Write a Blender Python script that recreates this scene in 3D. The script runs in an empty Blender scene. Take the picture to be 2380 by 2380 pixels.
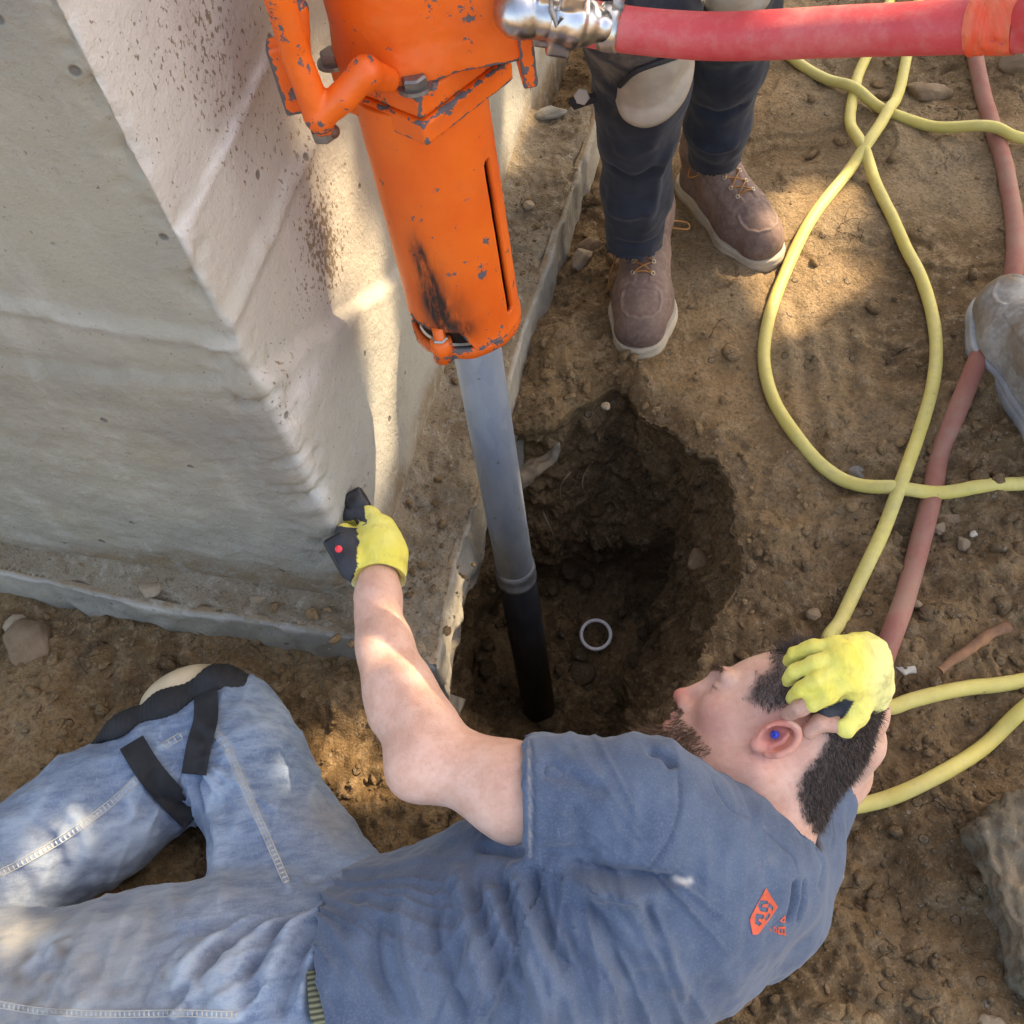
import bpy, bmesh, math, random
import numpy as np
import openvdb
from mathutils import Vector, Matrix
from mathutils.bvhtree import BVHTree

S = bpy.context.scene
COL = S.collection
random.seed(7)
RNG = np.random.default_rng(11)

# ------------------------------------------------------------------ camera
FPX = 2400.0
NAD = np.array([260, 1410, FPX]); NAD = NAD / np.linalg.norm(NAD)
_c = np.array([0, 0, 1.0])
_Y = _c - (_c @ NAD) * NAD; _Y /= np.linalg.norm(_Y)
_Z = -NAD
_X = np.cross(_Y, _Z)
ROT = np.array([_X, _Y, _Z])          # camera (right, down, forward) -> world
EYE = np.array([0, 0, 1.5])

def ray(px, py):
    d = ROT @ np.array([px - 1190, py - 1190, FPX])
    return d / np.linalg.norm(d)

def at(px, py, z):
    d = ray(px, py)
    return EYE + d * ((z - EYE[2]) / d[2])

cam_data = bpy.data.cameras.new('camera')
cam_data.sensor_width = 36.0
cam_data.lens = 36.0 * FPX / 2380.0
cam_data.clip_start = 0.05
cam_data.clip_end = 400.0
cam = bpy.data.objects.new('camera', cam_data)
COL.objects.link(cam)
_r = ROT @ np.array([1, 0, 0.]); _u = ROT @ np.array([0, -1, 0.]); _b = ROT @ np.array([0, 0, -1.])
cam.matrix_world = Matrix(((_r[0], _u[0], _b[0], EYE[0]), (_r[1], _u[1], _b[1], EYE[1]),
                           (_r[2], _u[2], _b[2], EYE[2]), (0, 0, 0, 1)))
S.camera = cam

# ------------------------------------------------------------------ light
SUN = np.array([0.62, 0.29, 0.73]); SUN /= np.linalg.norm(SUN)
world = bpy.data.worlds.new('World'); S.world = world
world.use_nodes = True
wn = world.node_tree
sky = wn.nodes.new('ShaderNodeTexSky')
sky.sky_type = 'NISHITA'; sky.sun_disc = False
sky.sun_elevation = math.asin(SUN[2])
sky.sun_rotation = math.atan2(SUN[0], SUN[1])
sky.air_density = 1.0; sky.dust_density = 3.0; sky.ozone_density = 1.0
wn.links.new(sky.outputs[0], wn.nodes['Background'].inputs[0])
wn.nodes['Background'].inputs[1].default_value = 0.15
sl = bpy.data.lights.new('sun', 'SUN'); sl.energy = 3.0; sl.angle = math.radians(0.5)
sl.color = (1.0, 0.86, 0.66)
so = bpy.data.objects.new('sun', sl); COL.objects.link(so)
so.rotation_euler = Vector(SUN).to_track_quat('Z', 'Y').to_euler()
so.location = (4, 4, 6)
S.view_settings.view_transform = 'Standard'
S.view_settings.look = 'None'
S.view_settings.exposure = 1.95
S.view_settings.gamma = 1.0
try:
    S.view_settings.use_white_balance = True
    S.view_settings.white_balance_temperature = 8200
    S.view_settings.white_balance_tint = 12
except Exception:
    pass

# ------------------------------------------------------------------ noise
_tab = np.random.default_rng(5).random((64, 64, 64)).astype(np.float32) * 2 - 1

def vnoise(P, s, off=0.0):
    Q = P / s + off
    i = np.floor(Q).astype(np.int64); f = (Q - i).astype(np.float32)
    f = f * f * (3 - 2 * f)
    x, y, z = [i[..., k] & 63 for k in range(3)]
    x1, y1, z1 = (x + 1) & 63, (y + 1) & 63, (z + 1) & 63
    fx, fy, fz = f[..., 0], f[..., 1], f[..., 2]
    T = _tab
    a = T[x, y, z] * (1 - fx) + T[x1, y, z] * fx
    b = T[x, y1, z] * (1 - fx) + T[x1, y1, z] * fx
    c = T[x, y, z1] * (1 - fx) + T[x1, y, z1] * fx
    d = T[x, y1, z1] * (1 - fx) + T[x1, y1, z1] * fx
    return (a * (1 - fy) + b * fy) * (1 - fz) + (c * (1 - fy) + d * fy) * fz

def fbm(P, s, octv=4, gain=0.5, off=0.0):
    r = 0; a = 1.0
    for k in range(octv):
        r = r + a * vnoise(P, s / 2 ** k, off + 17.3 * k); a *= gain
    return r

def P3(x, y, z=0.0):
    x = np.asarray(x, float); y = np.asarray(y, float)
    return np.stack([x, y, np.broadcast_to(np.asarray(z, float), x.shape)], -1)

def sstep(a, b, x):
    t = np.clip((x - a) / (b - a), 0, 1); return t * t * (3 - 2 * t)

# ------------------------------------------------------------------ objects
def tag(o, label=None, cat=None, group=None, kind=None):
    if label: o['label'] = label
    if cat: o['category'] = cat
    if group: o['group'] = group
    if kind: o['kind'] = kind
    return o

def empty(name, loc, label, cat, group=None):
    o = bpy.data.objects.new(name, None); COL.objects.link(o)
    o.location = Vector([float(v) for v in loc]); o.empty_display_size = 0.05
    return tag(o, label, cat, group)

def link(name, me, m, parent=None):
    o = bpy.data.objects.new(name, me); COL.objects.link(o)
    if m is not None and not me.materials:
        me.materials.append(m)
    if parent is not None:
        o.parent = parent
        L = Matrix.Identity(4); q = parent
        while q is not None:
            L = Matrix.Translation(q.location) @ L if q.type == 'EMPTY' else L; q = q.parent
        o.matrix_parent_inverse = L.inverted()
        if parent.type != 'EMPTY':
            # mesh parents sit at the origin of their own thing: undo nothing more
            o.matrix_parent_inverse = Matrix.Identity(4)
    return o

def mesh_np(name, V, F, m=None, parent=None, smooth=True, attrs=None):
    """V (n,3), F (k,4) or (k,3) arrays or list of lists -> linked object"""
    me = bpy.data.meshes.new(name)
    V = np.asarray(V, np.float32)
    if isinstance(F, np.ndarray):
        n = F.shape[1]; k = F.shape[0]
        me.vertices.add(len(V)); me.vertices.foreach_set('co', V.ravel())
        me.loops.add(n * k); me.loops.foreach_set('vertex_index', F.astype(np.int32).ravel())
        me.polygons.add(k)
        me.polygons.foreach_set('loop_start', np.arange(0, n * k, n, dtype=np.int32))
        me.polygons.foreach_set('loop_total', np.full(k, n, np.int32))
        me.update(calc_edges=True)
        me.validate()
    else:
        me.from_pydata([tuple(map(float, v)) for v in V], [], [tuple(int(i) for i in f) for f in F]); me.update()
    if smooth:
        me.polygons.foreach_set('use_smooth', [True] * len(me.polygons))
    if attrs:
        for k_, a in attrs.items():
            at_ = me.attributes.new(k_, 'FLOAT', 'POINT')
            at_.data.foreach_set('value', np.asarray(a, np.float32))
    return link(name, me, m, parent)

def grid_faces(nu, nv, wrap=False):
    iu = np.arange(nu if wrap else nu - 1); iv = np.arange(nv - 1)
    a, b = np.meshgrid(iu, iv, indexing='ij')
    a = a.ravel(); b = b.ravel(); a1 = (a + 1) % nu
    return np.stack([a * nv + b, a1 * nv + b, a1 * nv + b + 1, a * nv + b + 1], 1)

def normals_of(V, F):
    V = np.asarray(V, float)
    n = np.cross(V[F[:, 1]] - V[F[:, 0]], V[F[:, 2]] - V[F[:, 0]])
    N = np.zeros_like(V)
    for k in range(F.shape[1]):
        np.add.at(N, F[:, k], n)
    return N / np.maximum(np.linalg.norm(N, axis=1, keepdims=True), 1e-9)

def laplace(V, F, it=2, lam=0.5):
    n = len(V); V = V.copy()
    E = np.concatenate([F[:, [k, (k + 1) % F.shape[1]]] for k in range(F.shape[1])])
    E = np.concatenate([E, E[:, ::-1]])
    cnt = np.bincount(E[:, 0], minlength=n)[:, None]
    for _ in range(it):
        A = np.stack([np.bincount(E[:, 0], weights=V[E[:, 1], k], minlength=n) for k in range(3)], 1)
        V = V + lam * (A / np.maximum(cnt, 1) - V)
    return V

# ------------------------------------------------------------------ node helper
class NT:
    def __init__(s, name):
        s.m = bpy.data.materials.new(name); s.m.use_nodes = True
        s.t = s.m.node_tree; s.b = s.t.nodes['Principled BSDF']
        s.tc = s.t.nodes.new('ShaderNodeTexCoord').outputs['Object']
    def node(s, ty, ins=None, **kw):
        n = s.t.nodes.new(ty)
        for k, v in kw.items(): setattr(n, k, v)
        for k, v in (ins or {}).items(): s.put(n.inputs[k], v)
        return n
    def put(s, sock, v):
        if isinstance(v, bpy.types.NodeSocket): s.t.links.new(v, sock)
        elif isinstance(v, tuple) and len(v) == 3 and sock.type == 'RGBA': sock.default_value = (*v, 1)
        else: sock.default_value = v
    def noise(s, scale, detail=4, rough=0.55, vec=None, dist=0.0):
        return s.node('ShaderNodeTexNoise', {'Vector': vec or s.tc, 'Scale': scale, 'Detail': detail,
                      'Roughness': rough, 'Distortion': dist}).outputs[0]
    def voro(s, scale, feature='F1', vec=None, rnd=1.0):
        return s.node('ShaderNodeTexVoronoi', {'Vector': vec or s.tc, 'Scale': scale, 'Randomness': rnd}, feature=feature)
    def ramp(s, f, a, b, c=0.0, d=1.0):
        return s.node('ShaderNodeMapRange', {0: f, 1: a, 2: b, 3: c, 4: d}, clamp=True, interpolation_type='SMOOTHSTEP').outputs[0]
    def mix(s, f, a, b, mode='MIX'):
        n = s.node('ShaderNodeMix', data_type='RGBA', blend_type=mode, clamp_factor=True)
        s.put(n.inputs[0], f); s.put(n.inputs[6], a); s.put(n.inputs[7], b)
        return n.outputs[2]
    def math(s, op, a, b=0.0):
        n = s.node('ShaderNodeMath', operation=op); s.put(n.inputs[0], a); s.put(n.inputs[1], b)
        return n.outputs[0]
    def attr(s, name):
        return s.node('ShaderNodeAttribute', attribute_name=name).outputs['Fac']
    def scalev(s, x, y, z):
        return s.node('ShaderNodeMapping', {'Vector': s.tc, 'Scale': (x, y, z)}).outputs[0]
    def done(s, col, rough=0.8, bump=None, bs=0.5, bd=0.01, metal=0.0, spec=0.5, **kw):
        s.put(s.b.inputs['Base Color'], col); s.put(s.b.inputs['Roughness'], rough)
        s.put(s.b.inputs['Metallic'], metal); s.put(s.b.inputs['Specular IOR Level'], spec)
        for k, v in kw.items(): s.put(s.b.inputs[k], v)
        if bump is not None:
            n = s.node('ShaderNodeBump', {'Strength': bs, 'Distance': bd, 'Height': bump})
            s.t.links.new(n.outputs[0], s.b.inputs['Normal'])
        return s.m

def mat_dirt(name, tone=1.0):
    t = NT(name)
    n1 = t.noise(3.0, 5, 0.6); n2 = t.noise(30, 7, 0.74); n3 = t.noise(140, 5, 0.7); n4 = t.noise(9, 4, 0.6)
    c = t.mix(t.ramp(n1, .38, .62), (.108 * tone, .068 * tone, .034 * tone), (.220 * tone, .142 * tone, .072 * tone))
    c = t.mix(t.ramp(n2, .45, .7), c, (.255 * tone, .18 * tone, .105 * tone))
    c = t.mix(t.ramp(n4, .58, .72, 0, .75), c, (.06 * tone, .041 * tone, .026 * tone))
    c = t.mix(t.ramp(t.attr('soil_dark'), 0, 1, 0, .85), c, (.066 * tone, .047 * tone, .03 * tone))
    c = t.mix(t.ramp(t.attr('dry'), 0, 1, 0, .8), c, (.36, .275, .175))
    v = t.voro(95); v2 = t.voro(38)
    vr = t.node('ShaderNodeSeparateColor', {0: v.outputs['Color']}).outputs[0]
    peb = t.math('MULTIPLY', t.ramp(v.outputs['Distance'], .34, .26), t.ramp(vr, .90, .93))
    c = t.mix(t.math('MULTIPLY', peb, .75), c, (.36, .31, .24))
    vr2 = t.node('ShaderNodeSeparateColor', {0: v2.outputs['Color']}).outputs[1]
    peb2 = t.math('MULTIPLY', t.ramp(v2.outputs['Distance'], .30, .22), t.ramp(vr2, .95, .97))
    c = t.mix(t.math('MULTIPLY', peb2, .5), c, (.27, .22, .16))
    c = t.mix(t.ramp(n3, .42, .70, 0, .6), c, (.06 * tone, .042 * tone, .024 * tone))
    n5 = t.noise(260, 3, .7)
    c = t.mix(t.ramp(n5, .58, .70, 0, .5), c, (.33 * tone, .25 * tone, .16 * tone))
    ce = t.voro(16, 'DISTANCE_TO_EDGE', vec=t.node('ShaderNodeVectorMath', {0: t.tc, 1: t.node('ShaderNodeVectorMath', {0: t.node('ShaderNodeTexNoise', {'Vector': t.tc, 'Scale': 20, 'Detail': 4}).outputs[1], 1: (.05, .05, .05)}, operation='MULTIPLY').outputs[0]}, operation='ADD').outputs[0])
    crack = t.math('MULTIPLY', t.ramp(ce.outputs[0], .016, .004), t.ramp(n4, .56, .66))
    c = t.mix(t.math('MULTIPLY', crack, .55), c, (.03, .02, .012))
    h = t.math('ADD', t.math('MULTIPLY', n2, 1.0), t.math('MULTIPLY', n3, .45))
    h = t.math('ADD', h, t.math('MULTIPLY', n5, .25)); h = t.math('SUBTRACT', h, t.math('MULTIPLY', crack, .8))
    h = t.math('ADD', h, t.math('MULTIPLY', peb, .5)); h = t.math('ADD', h, t.math('MULTIPLY', peb2, .8))
    return t.done(c, .95, h, 1.0, .015, spec=.15)

DIRT = mat_dirt('dirt', 1.78)
DIRT_CLOD = mat_dirt('dirt_clod', 1.8)

def mat_concrete(name, tint=(1, 1, 1)):
    t = NT(name)
    n1 = t.noise(2.2, 5, .6); n2 = t.noise(14, 6, .65, vec=t.scalev(1, 1, .35)); n3 = t.noise(120, 4, .7); n4 = t.noise(5, 3, .5)
    a, b, c_ = (.37, .345, .28), (.27, .26, .235), (.46, .44, .39)
    c = t.mix(t.ramp(n1, .35, .65), a, b)
    c = t.mix(t.ramp(n2, .5, .72, 0, .6), c, c_)
    c = t.mix(t.ramp(n4, .58, .72, 0, .45), c, (.33, .27, .18))
    c = t.mix(t.ramp(n3, .6, .72, 0, .3), c, (.2, .185, .16))
    c = t.mix(t.math('MULTIPLY', t.attr('lit_side'), .75), c, t.mix(t.ramp(n2, .3, .7), (.53, .51, .45), (.46, .45, .415)))  # paler, warmer tint stands in for the light on the right face
    c = t.mix(t.attr('white'), c, (.62, .61, .6))
    c = t.mix(t.math('MULTIPLY', t.attr('joint'), .75), c, (.22, .2, .16))
    # earth spatter: specks denser where 'splat' is high
    sp = t.noise(170, 4, .62, vec=t.scalev(1, 1, .7))
    thr = t.math('SUBTRACT', t.math('ADD', sp, t.math('MULTIPLY', t.attr('splat'), .22)), .3)
    c = t.mix(t.ramp(thr, .36, .42, 0, .8), c, (.155, .11, .06))
    c = t.mix(t.math('MULTIPLY', t.attr('dirt'), t.ramp(t.noise(28, 5, .7), .25, .55)), c, (.235, .17, .105))
    vo = t.voro(26); vr = t.node('ShaderNodeSeparateColor', {0: vo.outputs['Color']}).outputs[0]
    pit = t.math('MULTIPLY', t.ramp(vo.outputs['Distance'], .16, .08), t.ramp(vr, .80, .84))
    c = t.mix(t.math('MULTIPLY', pit, .7), c, (.09, .085, .085))
    h = t.math('SUBTRACT', t.math('ADD', t.math('MULTIPLY', n2, .6), t.math('MULTIPLY', n3, .7)), t.math('MULTIPLY', pit, 1.2))
    h = t.math('ADD', h, t.math('MULTIPLY', t.math('MULTIPLY', t.attr('dirt'), t.noise(60, 5, .7)), 1.5))
    return t.done(c, .9, h, .6, .006, spec=.25)
CONC = mat_concrete('concrete')
def mat_dusty():
    t = NT('dusty_rubble_soil')
    n1 = t.noise(9, 5, .65); n2 = t.noise(45, 6, .72); n3 = t.noise(190, 4, .7); n4 = t.noise(26, 5, .7)
    c = t.mix(t.ramp(n1, .35, .65), (.27, .205, .135), (.35, .285, .205))
    c = t.mix(t.ramp(n2, .5, .68, 0, .8), c, (.46, .41, .33))
    c = t.mix(t.ramp(n4, .56, .68, 0, .75), c, (.17, .12, .075))
    c = t.mix(t.ramp(n3, .56, .68, 0, .8), c, (.10, .075, .05))
    h = t.math('ADD', n2, t.math('MULTIPLY', n3, .7))
    return t.done(c, .95, h, 1.0, .012, spec=.15)
DUSTY = mat_dusty()
# ================================================================== SETTING
def poly_path(pts, n):
    pts = np.asarray(pts, float)
    seg = np.linalg.norm(np.diff(pts, axis=0), axis=1); L = np.concatenate([[0], np.cumsum(seg)])
    u = np.linspace(0, L[-1], n)
    return np.stack([np.interp(u, L, pts[:, k]) for k in range(pts.shape[1])], 1)

def smooth_path(pts, n, it=None):
    """Catmull-Rom through the points, resampled to n"""
    pts = np.asarray(pts, float)
    P = np.vstack([2 * pts[0] - pts[1], pts, 2 * pts[-1] - pts[-2]])
    out = []
    for i in range(1, len(P) - 2):
        t = np.linspace(0, 1, 24, endpoint=False)[:, None]
        p0, p1, p2, p3 = P[i - 1], P[i], P[i + 1], P[i + 2]
        out.append(.5 * (2 * p1 + (p2 - p0) * t + (2 * p0 - 5 * p1 + 4 * p2 - p3) * t ** 2 + (3 * p1 - p0 - 3 * p2 + p3) * t ** 3))
    out.append(pts[-1:])
    return poly_path(np.vstack(out), n)

# ---- pit outline (world xy)
RIMPX = [(1270, 1000), (1330, 955), (1372, 940), (1420, 905), (1455, 930), (1500, 985), (1560, 1000), (1600, 1045),
         (1660, 1065), (1695, 1120), (1707, 1200), (1722, 1290), (1700, 1370), (1665, 1440), (1630, 1520), (1590, 1585), (1530, 1680)]
RIM = [at(x, y, 0)[:2] for x, y in RIMPX] + [np.array(p) for p in
      [(.10, .455), (.03, .43), (-.06, .45), (-.13, .50), (-.185, .60), (-.17, .72), (-.12, .86), (-.05, .98), (.03, 1.06)]]
BOTPX = [(1220, 1332), (1350, 1318), (1500, 1328), (1590, 1340), (1560, 1420), (1510, 1520), (1470, 1620), (1430, 1720), (1350, 1790)]
BOT = [at(x, y, -.6)[:2] for x, y in BOTPX] + [np.array(p) for p in [(-.03, .60), (-.12, .64), (-.17, .74), (-.15, .87), (-.12, 1.0), (-.06, 1.07)]]
PC = np.array([.08, .80])

def polar_radius(poly, th):
    poly = np.array(poly); a = poly; b = np.roll(poly, -1, 0)
    d = np.stack([np.cos(th), np.sin(th)], -1); r = np.zeros(len(th))
    for p, q in zip(a, b):
        e = q - p; den = d[:, 0] * e[1] - d[:, 1] * e[0]
        w = p - PC
        t = (w[0] * e[1] - w[1] * e[0]) / np.where(abs(den) < 1e-9, 1e-9, den)
        s = (w[0] * d[:, 1] - w[1] * d[:, 0]) / np.where(abs(den) < 1e-9, 1e-9, den)
        ok = (t > 0) & (s >= -1e-6) & (s <= 1 + 1e-6)
        r = np.where(ok, np.maximum(r, t), r)
    return r

NTH = 900
TH = np.linspace(0, 2 * np.pi, NTH, endpoint=False)
RR = polar_radius(RIM, TH); RB = polar_radius(BOT, TH)
_cs = P3(np.cos(TH) * .3, np.sin(TH) * .3)
RR = RR + .010 * fbm(_cs, .045, 3) + .006 * vnoise(_cs, .012, 3)
RB = np.convolve(np.concatenate([RB[-15:], RB, RB[:15]]), np.ones(31) / 31, 'valid')

def rim_r(x, y):
    th = np.arctan2(y - PC[1], x - PC[0]) % (2 * np.pi)
    return np.interp(th, np.append(TH, 2 * np.pi), np.append(RR, RR[0]))

def pit_d(x, y):
    return np.hypot(x - PC[0], y - PC[1]) - rim_r(x, y)

# ---- areas of rough soil (pixel centre, radius in m, strength)
ROUGH = [(at(x, y, 0)[:2], r, s) for x, y, r, s in [
    (1340, 820, .11, 1), (1290, 950, .10, 1.2), (1350, 640, .09, 1), (1380, 500, .1, .8), (100, 1480, .2, 1), (500, 1520, .2, .8), (850, 1700, .22, 1.2),
    (2200, 1250, .25, 1), (2150, 1800, .35, 1), (2050, 2200, .4, 1), (1700, 1460, .12, 1), (2300, 1500, .25, 1), (1300, 150, .2, .8),
    (2150, 200, .15, .5), (2250, 900, .15, .5), (1600, 1450, .15, .8), (1720, 1250, .08, .8), (300, 2000, .3, .7)]]

def rough_at(x, y):
    r = np.full(np.shape(x), .12)
    for c, rad, s in ROUGH:
        r = r + s * np.exp(-((x - c[0]) ** 2 + (y - c[1]) ** 2) / rad ** 2)
    return np.clip(r, 0, 1.3)

def hgt(x, y, fine=True):
    x = np.asarray(x, float); y = np.asarray(y, float)
    P = P3(x, y)
    near = np.exp(-(np.maximum(np.hypot(x - .2, y - 1) - 2.5, 0) / 2.0) ** 2)
    h = .022 * fbm(P, .55, 2) + .012 * vnoise(P, .18, 9)
    h = h + .5 * (1 - near) * fbm(P, 9, 3) * .5
    R = rough_at(x, y)
    # raised lumpy collar between footing and pit; sunken bed under the lying man's side
    for px, py, rad, a in [(1330, 830, .10, .035), (1260, 960, .05, .03), (2330, 2050, .22, -.03), (1650, 1500, .1, .01), (420, 1900, .16, -.05)]:
        c = at(px, py, 0); h = h + a * np.exp(-((x - c[0]) ** 2 + (y - c[1]) ** 2) / rad ** 2)
    if fine:
        h = h + (.004 + .012 * R) * fbm(P, .07, 3, .55, 5) + (.0012 + .006 * R) * np.abs(vnoise(P, .018, 2)) + (.0006 + .003 * R) * vnoise(P, .009, 4)
        # flat trodden crusts with small scarps
        q = fbm(P, .16, 3, .5, 31)
        h = h + .006 * (sstep(.05, .09, q) + sstep(-.3, -.26, q)) * (1 - .5 * R)
        # tyre / boot rut lines near the hose loop
        for pa, pb in [((1840, 680), (1900, 1080)), ((1960, 760), (1990, 960))]:
            A = at(*pa, 0)[:2]; B = at(*pb, 0)[:2]; e = B - A; L = np.hypot(*e); e /= L
            s_ = (x - A[0]) * e[0] + (y - A[1]) * e[1]; d_ = (x - A[0]) * -e[1] + (y - A[1]) * e[0]
            m = sstep(-.02, .04, s_) * sstep(L + .04, L - .02, s_)
            h = h - m * .006 * np.exp(-(d_ / .012) ** 2) + m * .004 * np.exp(-((abs(d_) - .024) / .010) ** 2)
    return h

def axis_coords(lo, hi, step, far):
    a = list(np.arange(lo, hi, step)); s = step; v = a[-1]
    up = []
    while v < far: s *= 1.16; v += s; up.append(v)
    s = step; v = a[0]; dn = []
    while v > -far: s *= 1.16; v -= s; dn.append(v)
    return np.array(dn[::-1] + a + up)

gx = axis_coords(-1.15, 1.55, .0048, 60); gy = axis_coords(-.1, 2.75, .0052, 60)
GX, GY = np.meshgrid(gx, gy, indexing='ij')
GXr, GYr = GX.ravel(), GY.ravel()
pd = pit_d(GXr, GYr)
GZ = hgt(GXr, GYr)
GZ = GZ - .012 * np.exp(-(np.maximum(pd, 0) / .03) ** 2)
F = grid_faces(len(gx), len(gy))
inside = pd < 0.0
F = F[~inside[F].any(1)]
soil_dark = np.clip(sstep(.14, .0, pd) * .35 + .40 * sstep(.25, -.35, GYr - .62 - .55 * (GXr - .3)) * (GXr > .1) * sstep(.1, .35, GXr), 0, 1)  # darker soil tone near the pit rim and toward the near right
dry = np.clip(fbm(P3(GXr, GYr), .3, 3, .6, 77) * .6 + .1 + .25 * sstep(.9, 1.5, GYr) , 0, 1) * (1 - soil_dark)
used = np.zeros(len(GXr), bool); used[F.ravel()] = True
remap = np.cumsum(used) - 1
ground = mesh_np('ground', np.stack([GXr, GYr, GZ], 1)[used], remap[F], DIRT, attrs={'soil_dark': soil_dark[used], 'dry': dry[used]})
tag(ground, kind='structure')

# ---- pit: rim ring -> wall -> floor
lev = np.concatenate([[-.03, -.012, 0.0], np.linspace(.0, 1, 150)[1:]])
V = []
FLOORZ = -.6
for t in lev:
    if t <= 0:
        r = RR - t; x = PC[0] + r * np.cos(TH); y = PC[1] + r * np.sin(TH)
        z = hgt(x, y) - .012 * np.exp(-(np.maximum(-t, 0) / .03) ** 2) - (.004 if t > -.02 else .02)
    else:
        over = .035 * sstep(0, .07, t) * (1 - sstep(.2, .6, t))           # undercut crust
        r = RR + (RB - RR) * sstep(0, 1, t) ** .9 + over
        z = np.full(NTH, FLOORZ * t) - .02 * sstep(0, .05, t)
        x = PC[0] + r * np.cos(TH); y = PC[1] + r * np.sin(TH)
    V.append(np.stack([x, y, z], 1))
nring = 60
for k in range(1, nring):
    s_ = 1 - k / nring
    r = RB * s_; x = PC[0] + r * np.cos(TH); y = PC[1] + r * np.sin(TH)
    V.append(np.stack([x, y, np.full(NTH, FLOORZ - .02) - .0 * r], 1))
V = np.array(V); nl = len(V)
Vf = V.reshape(-1, 3)
Fp = grid_faces(nl, NTH)
# close around theta
i = np.arange(nl - 1)
Fw = np.stack([i * NTH + NTH - 1, (i + 1) * NTH + NTH - 1, (i + 1) * NTH, i * NTH], 1)
Fp = np.concatenate([Fp, Fw])
Np = normals_of(Vf, Fp)
if Np[nl // 2 * NTH, 0] * (np.cos(TH[0])) > 0: pass
lvl = np.repeat(np.arange(nl), NTH)
am = sstep(2, 14, lvl)
den = (fbm(Vf, .15, 3, .6) * .026 + np.abs(fbm(Vf, .06, 4, .65, 8)) * .018 + (np.floor(3 * fbm(Vf, .07, 2, .5, 50)) / 3) * .010 + vnoise(Vf, .010, 6) * .003)
toC = np.stack([PC[0] - Vf[:, 0], PC[1] - Vf[:, 1], np.zeros(len(Vf))], 1)
toC /= np.maximum(np.linalg.norm(toC, axis=1, keepdims=True), .05)
isfl = lvl > (len(lev) - 3)
dirv = np.where(isfl[:, None], np.array([[0, 0, 1.]]), toC)
blend = sstep(len(lev) - 30, len(lev), lvl)[:, None]
dirv = toC * (1 - blend) + np.array([[0, 0, 1.]]) * blend
Vf = Vf + dirv * (den * am)[:, None]
# spoil ramp toward the near-left corner
c0 = at(1150, 1740, -.45)
g = np.exp(-((Vf[:, 0] - c0[0]) ** 2 + (Vf[:, 1] - c0[1]) ** 2) / .10 ** 2)
Vf[:, 2] += np.where(Vf[:, 2] < -.3, .10 * g, 0)
pit = mesh_np('pit', Vf, Fp[:, ::-1], DIRT, attrs={'soil_dark': np.clip(sstep(4, 60, lvl), 0, 1) * .25, 'dry': np.zeros(len(Vf))})  # soil tone gets darker going down the pit
tag(pit, kind='structure')

# ---- concrete wall (battered pour with cold joints), one mesh around its corner
CORN = at(826, 1370, .1)[:2]
_l0 = at(0, 1262, .1)[:2]; _r0 = at(1273, 119, .1)[:2]
LEFT = poly_path([_l0 + (_l0 - CORN) * 3.2, _l0, CORN], 620)
RIGHT = poly_path([CORN, at(1181, 383, .1)[:2] * .5 + (CORN + (_r0 - CORN) * .72) * .5, _r0, _r0 + (_r0 - CORN) * .8], 520)
keepL = LEFT[:, 0] > -1.25
PL = np.vstack([poly_path(LEFT[~keepL], 12)[:-1], LEFT[keepL]])
path = np.vstack([PL[:-1], RIGHT])
ic = len(PL) - 1
u = np.concatenate([[0], np.cumsum(np.linalg.norm(np.diff(path, axis=0), axis=1))]); u -= u[ic]
tg = np.gradient(path, axis=0); tg /= np.linalg.norm(tg, axis=1, keepdims=True)
nrm = np.stack([tg[:, 1], -tg[:, 0]], 1)
# soften normals only at the arris
zz = np.concatenate([np.arange(-.15, 1.22, .0050), np.arange(1.23, 2.6, .06)])
U, ZZ = np.meshgrid(u, zz, indexing='ij')
PX, PY = [np.repeat(path[:, k][:, None], len(zz), 1) for k in (0, 1)]
NX, NY = [np.repeat(nrm[:, k][:, None], len(zz), 1) for k in (0, 1)]
Pw = np.stack([PX, PY, ZZ], -1)

def z_at_corner(py):
    # height of the corner line seen at picture row py
    z = np.linspace(-.2, 1.4, 800); v = []
    for q in z:
        c_ = ROT.T @ (np.array([CORN[0], CORN[1], q]) - EYE); v.append(1190 + FPX * c_[1] / c_[2])
    return float(np.interp(-py, -np.array(v), z))
ZJ1 = z_at_corner(540); ZJ2 = z_at_corner(765); ZJ3 = z_at_corner(872)
wob = .006 * vnoise(Pw, .12, 3) + .004 * vnoise(Pw, .03, 5)
side = U > 0
j1 = np.where(side, .836 + .08 * U, 9.0)
j2 = np.where(side, .719 + .03 * U, .688 + .15 * np.minimum(-U, .25)) + wob * .6
j3 = np.where(side, .630 - .6 * U, .634 - .04 * np.minimum(-U, .25)) + wob
off = .005 * (1 - sstep(-.004, .004, ZZ - j1)) * side + .007 * (1 - sstep(-.004, .004, ZZ - j2)) + .012 * (1 - sstep(-.012, .012, ZZ - j3)) * np.exp(-(U / .9) ** 2)
lip = np.exp(-((ZZ - j2 - .004) / .007) ** 2) * (.004 + .005 * np.maximum(vnoise(Pw, .02, 7), 0)) + np.exp(-((ZZ - j1) / .006) ** 2) * .002 * side
off = off + lip
roughl = 1 - sstep(-.03, .03, ZZ - j3 - .02)
off = off + .0009 * fbm(Pw, .05, 4, .6) + roughl * (~side) * (.0020 * fbm(Pw * np.array([1, 1, 1.9]) + .02 * vnoise(Pw, .09)[..., None], .06, 5, .68, 4)) + roughl * side * .0008 * fbm(Pw, .03, 3)
off = off + .003 * fbm(Pw, .5, 2, .5, 40)
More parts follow.
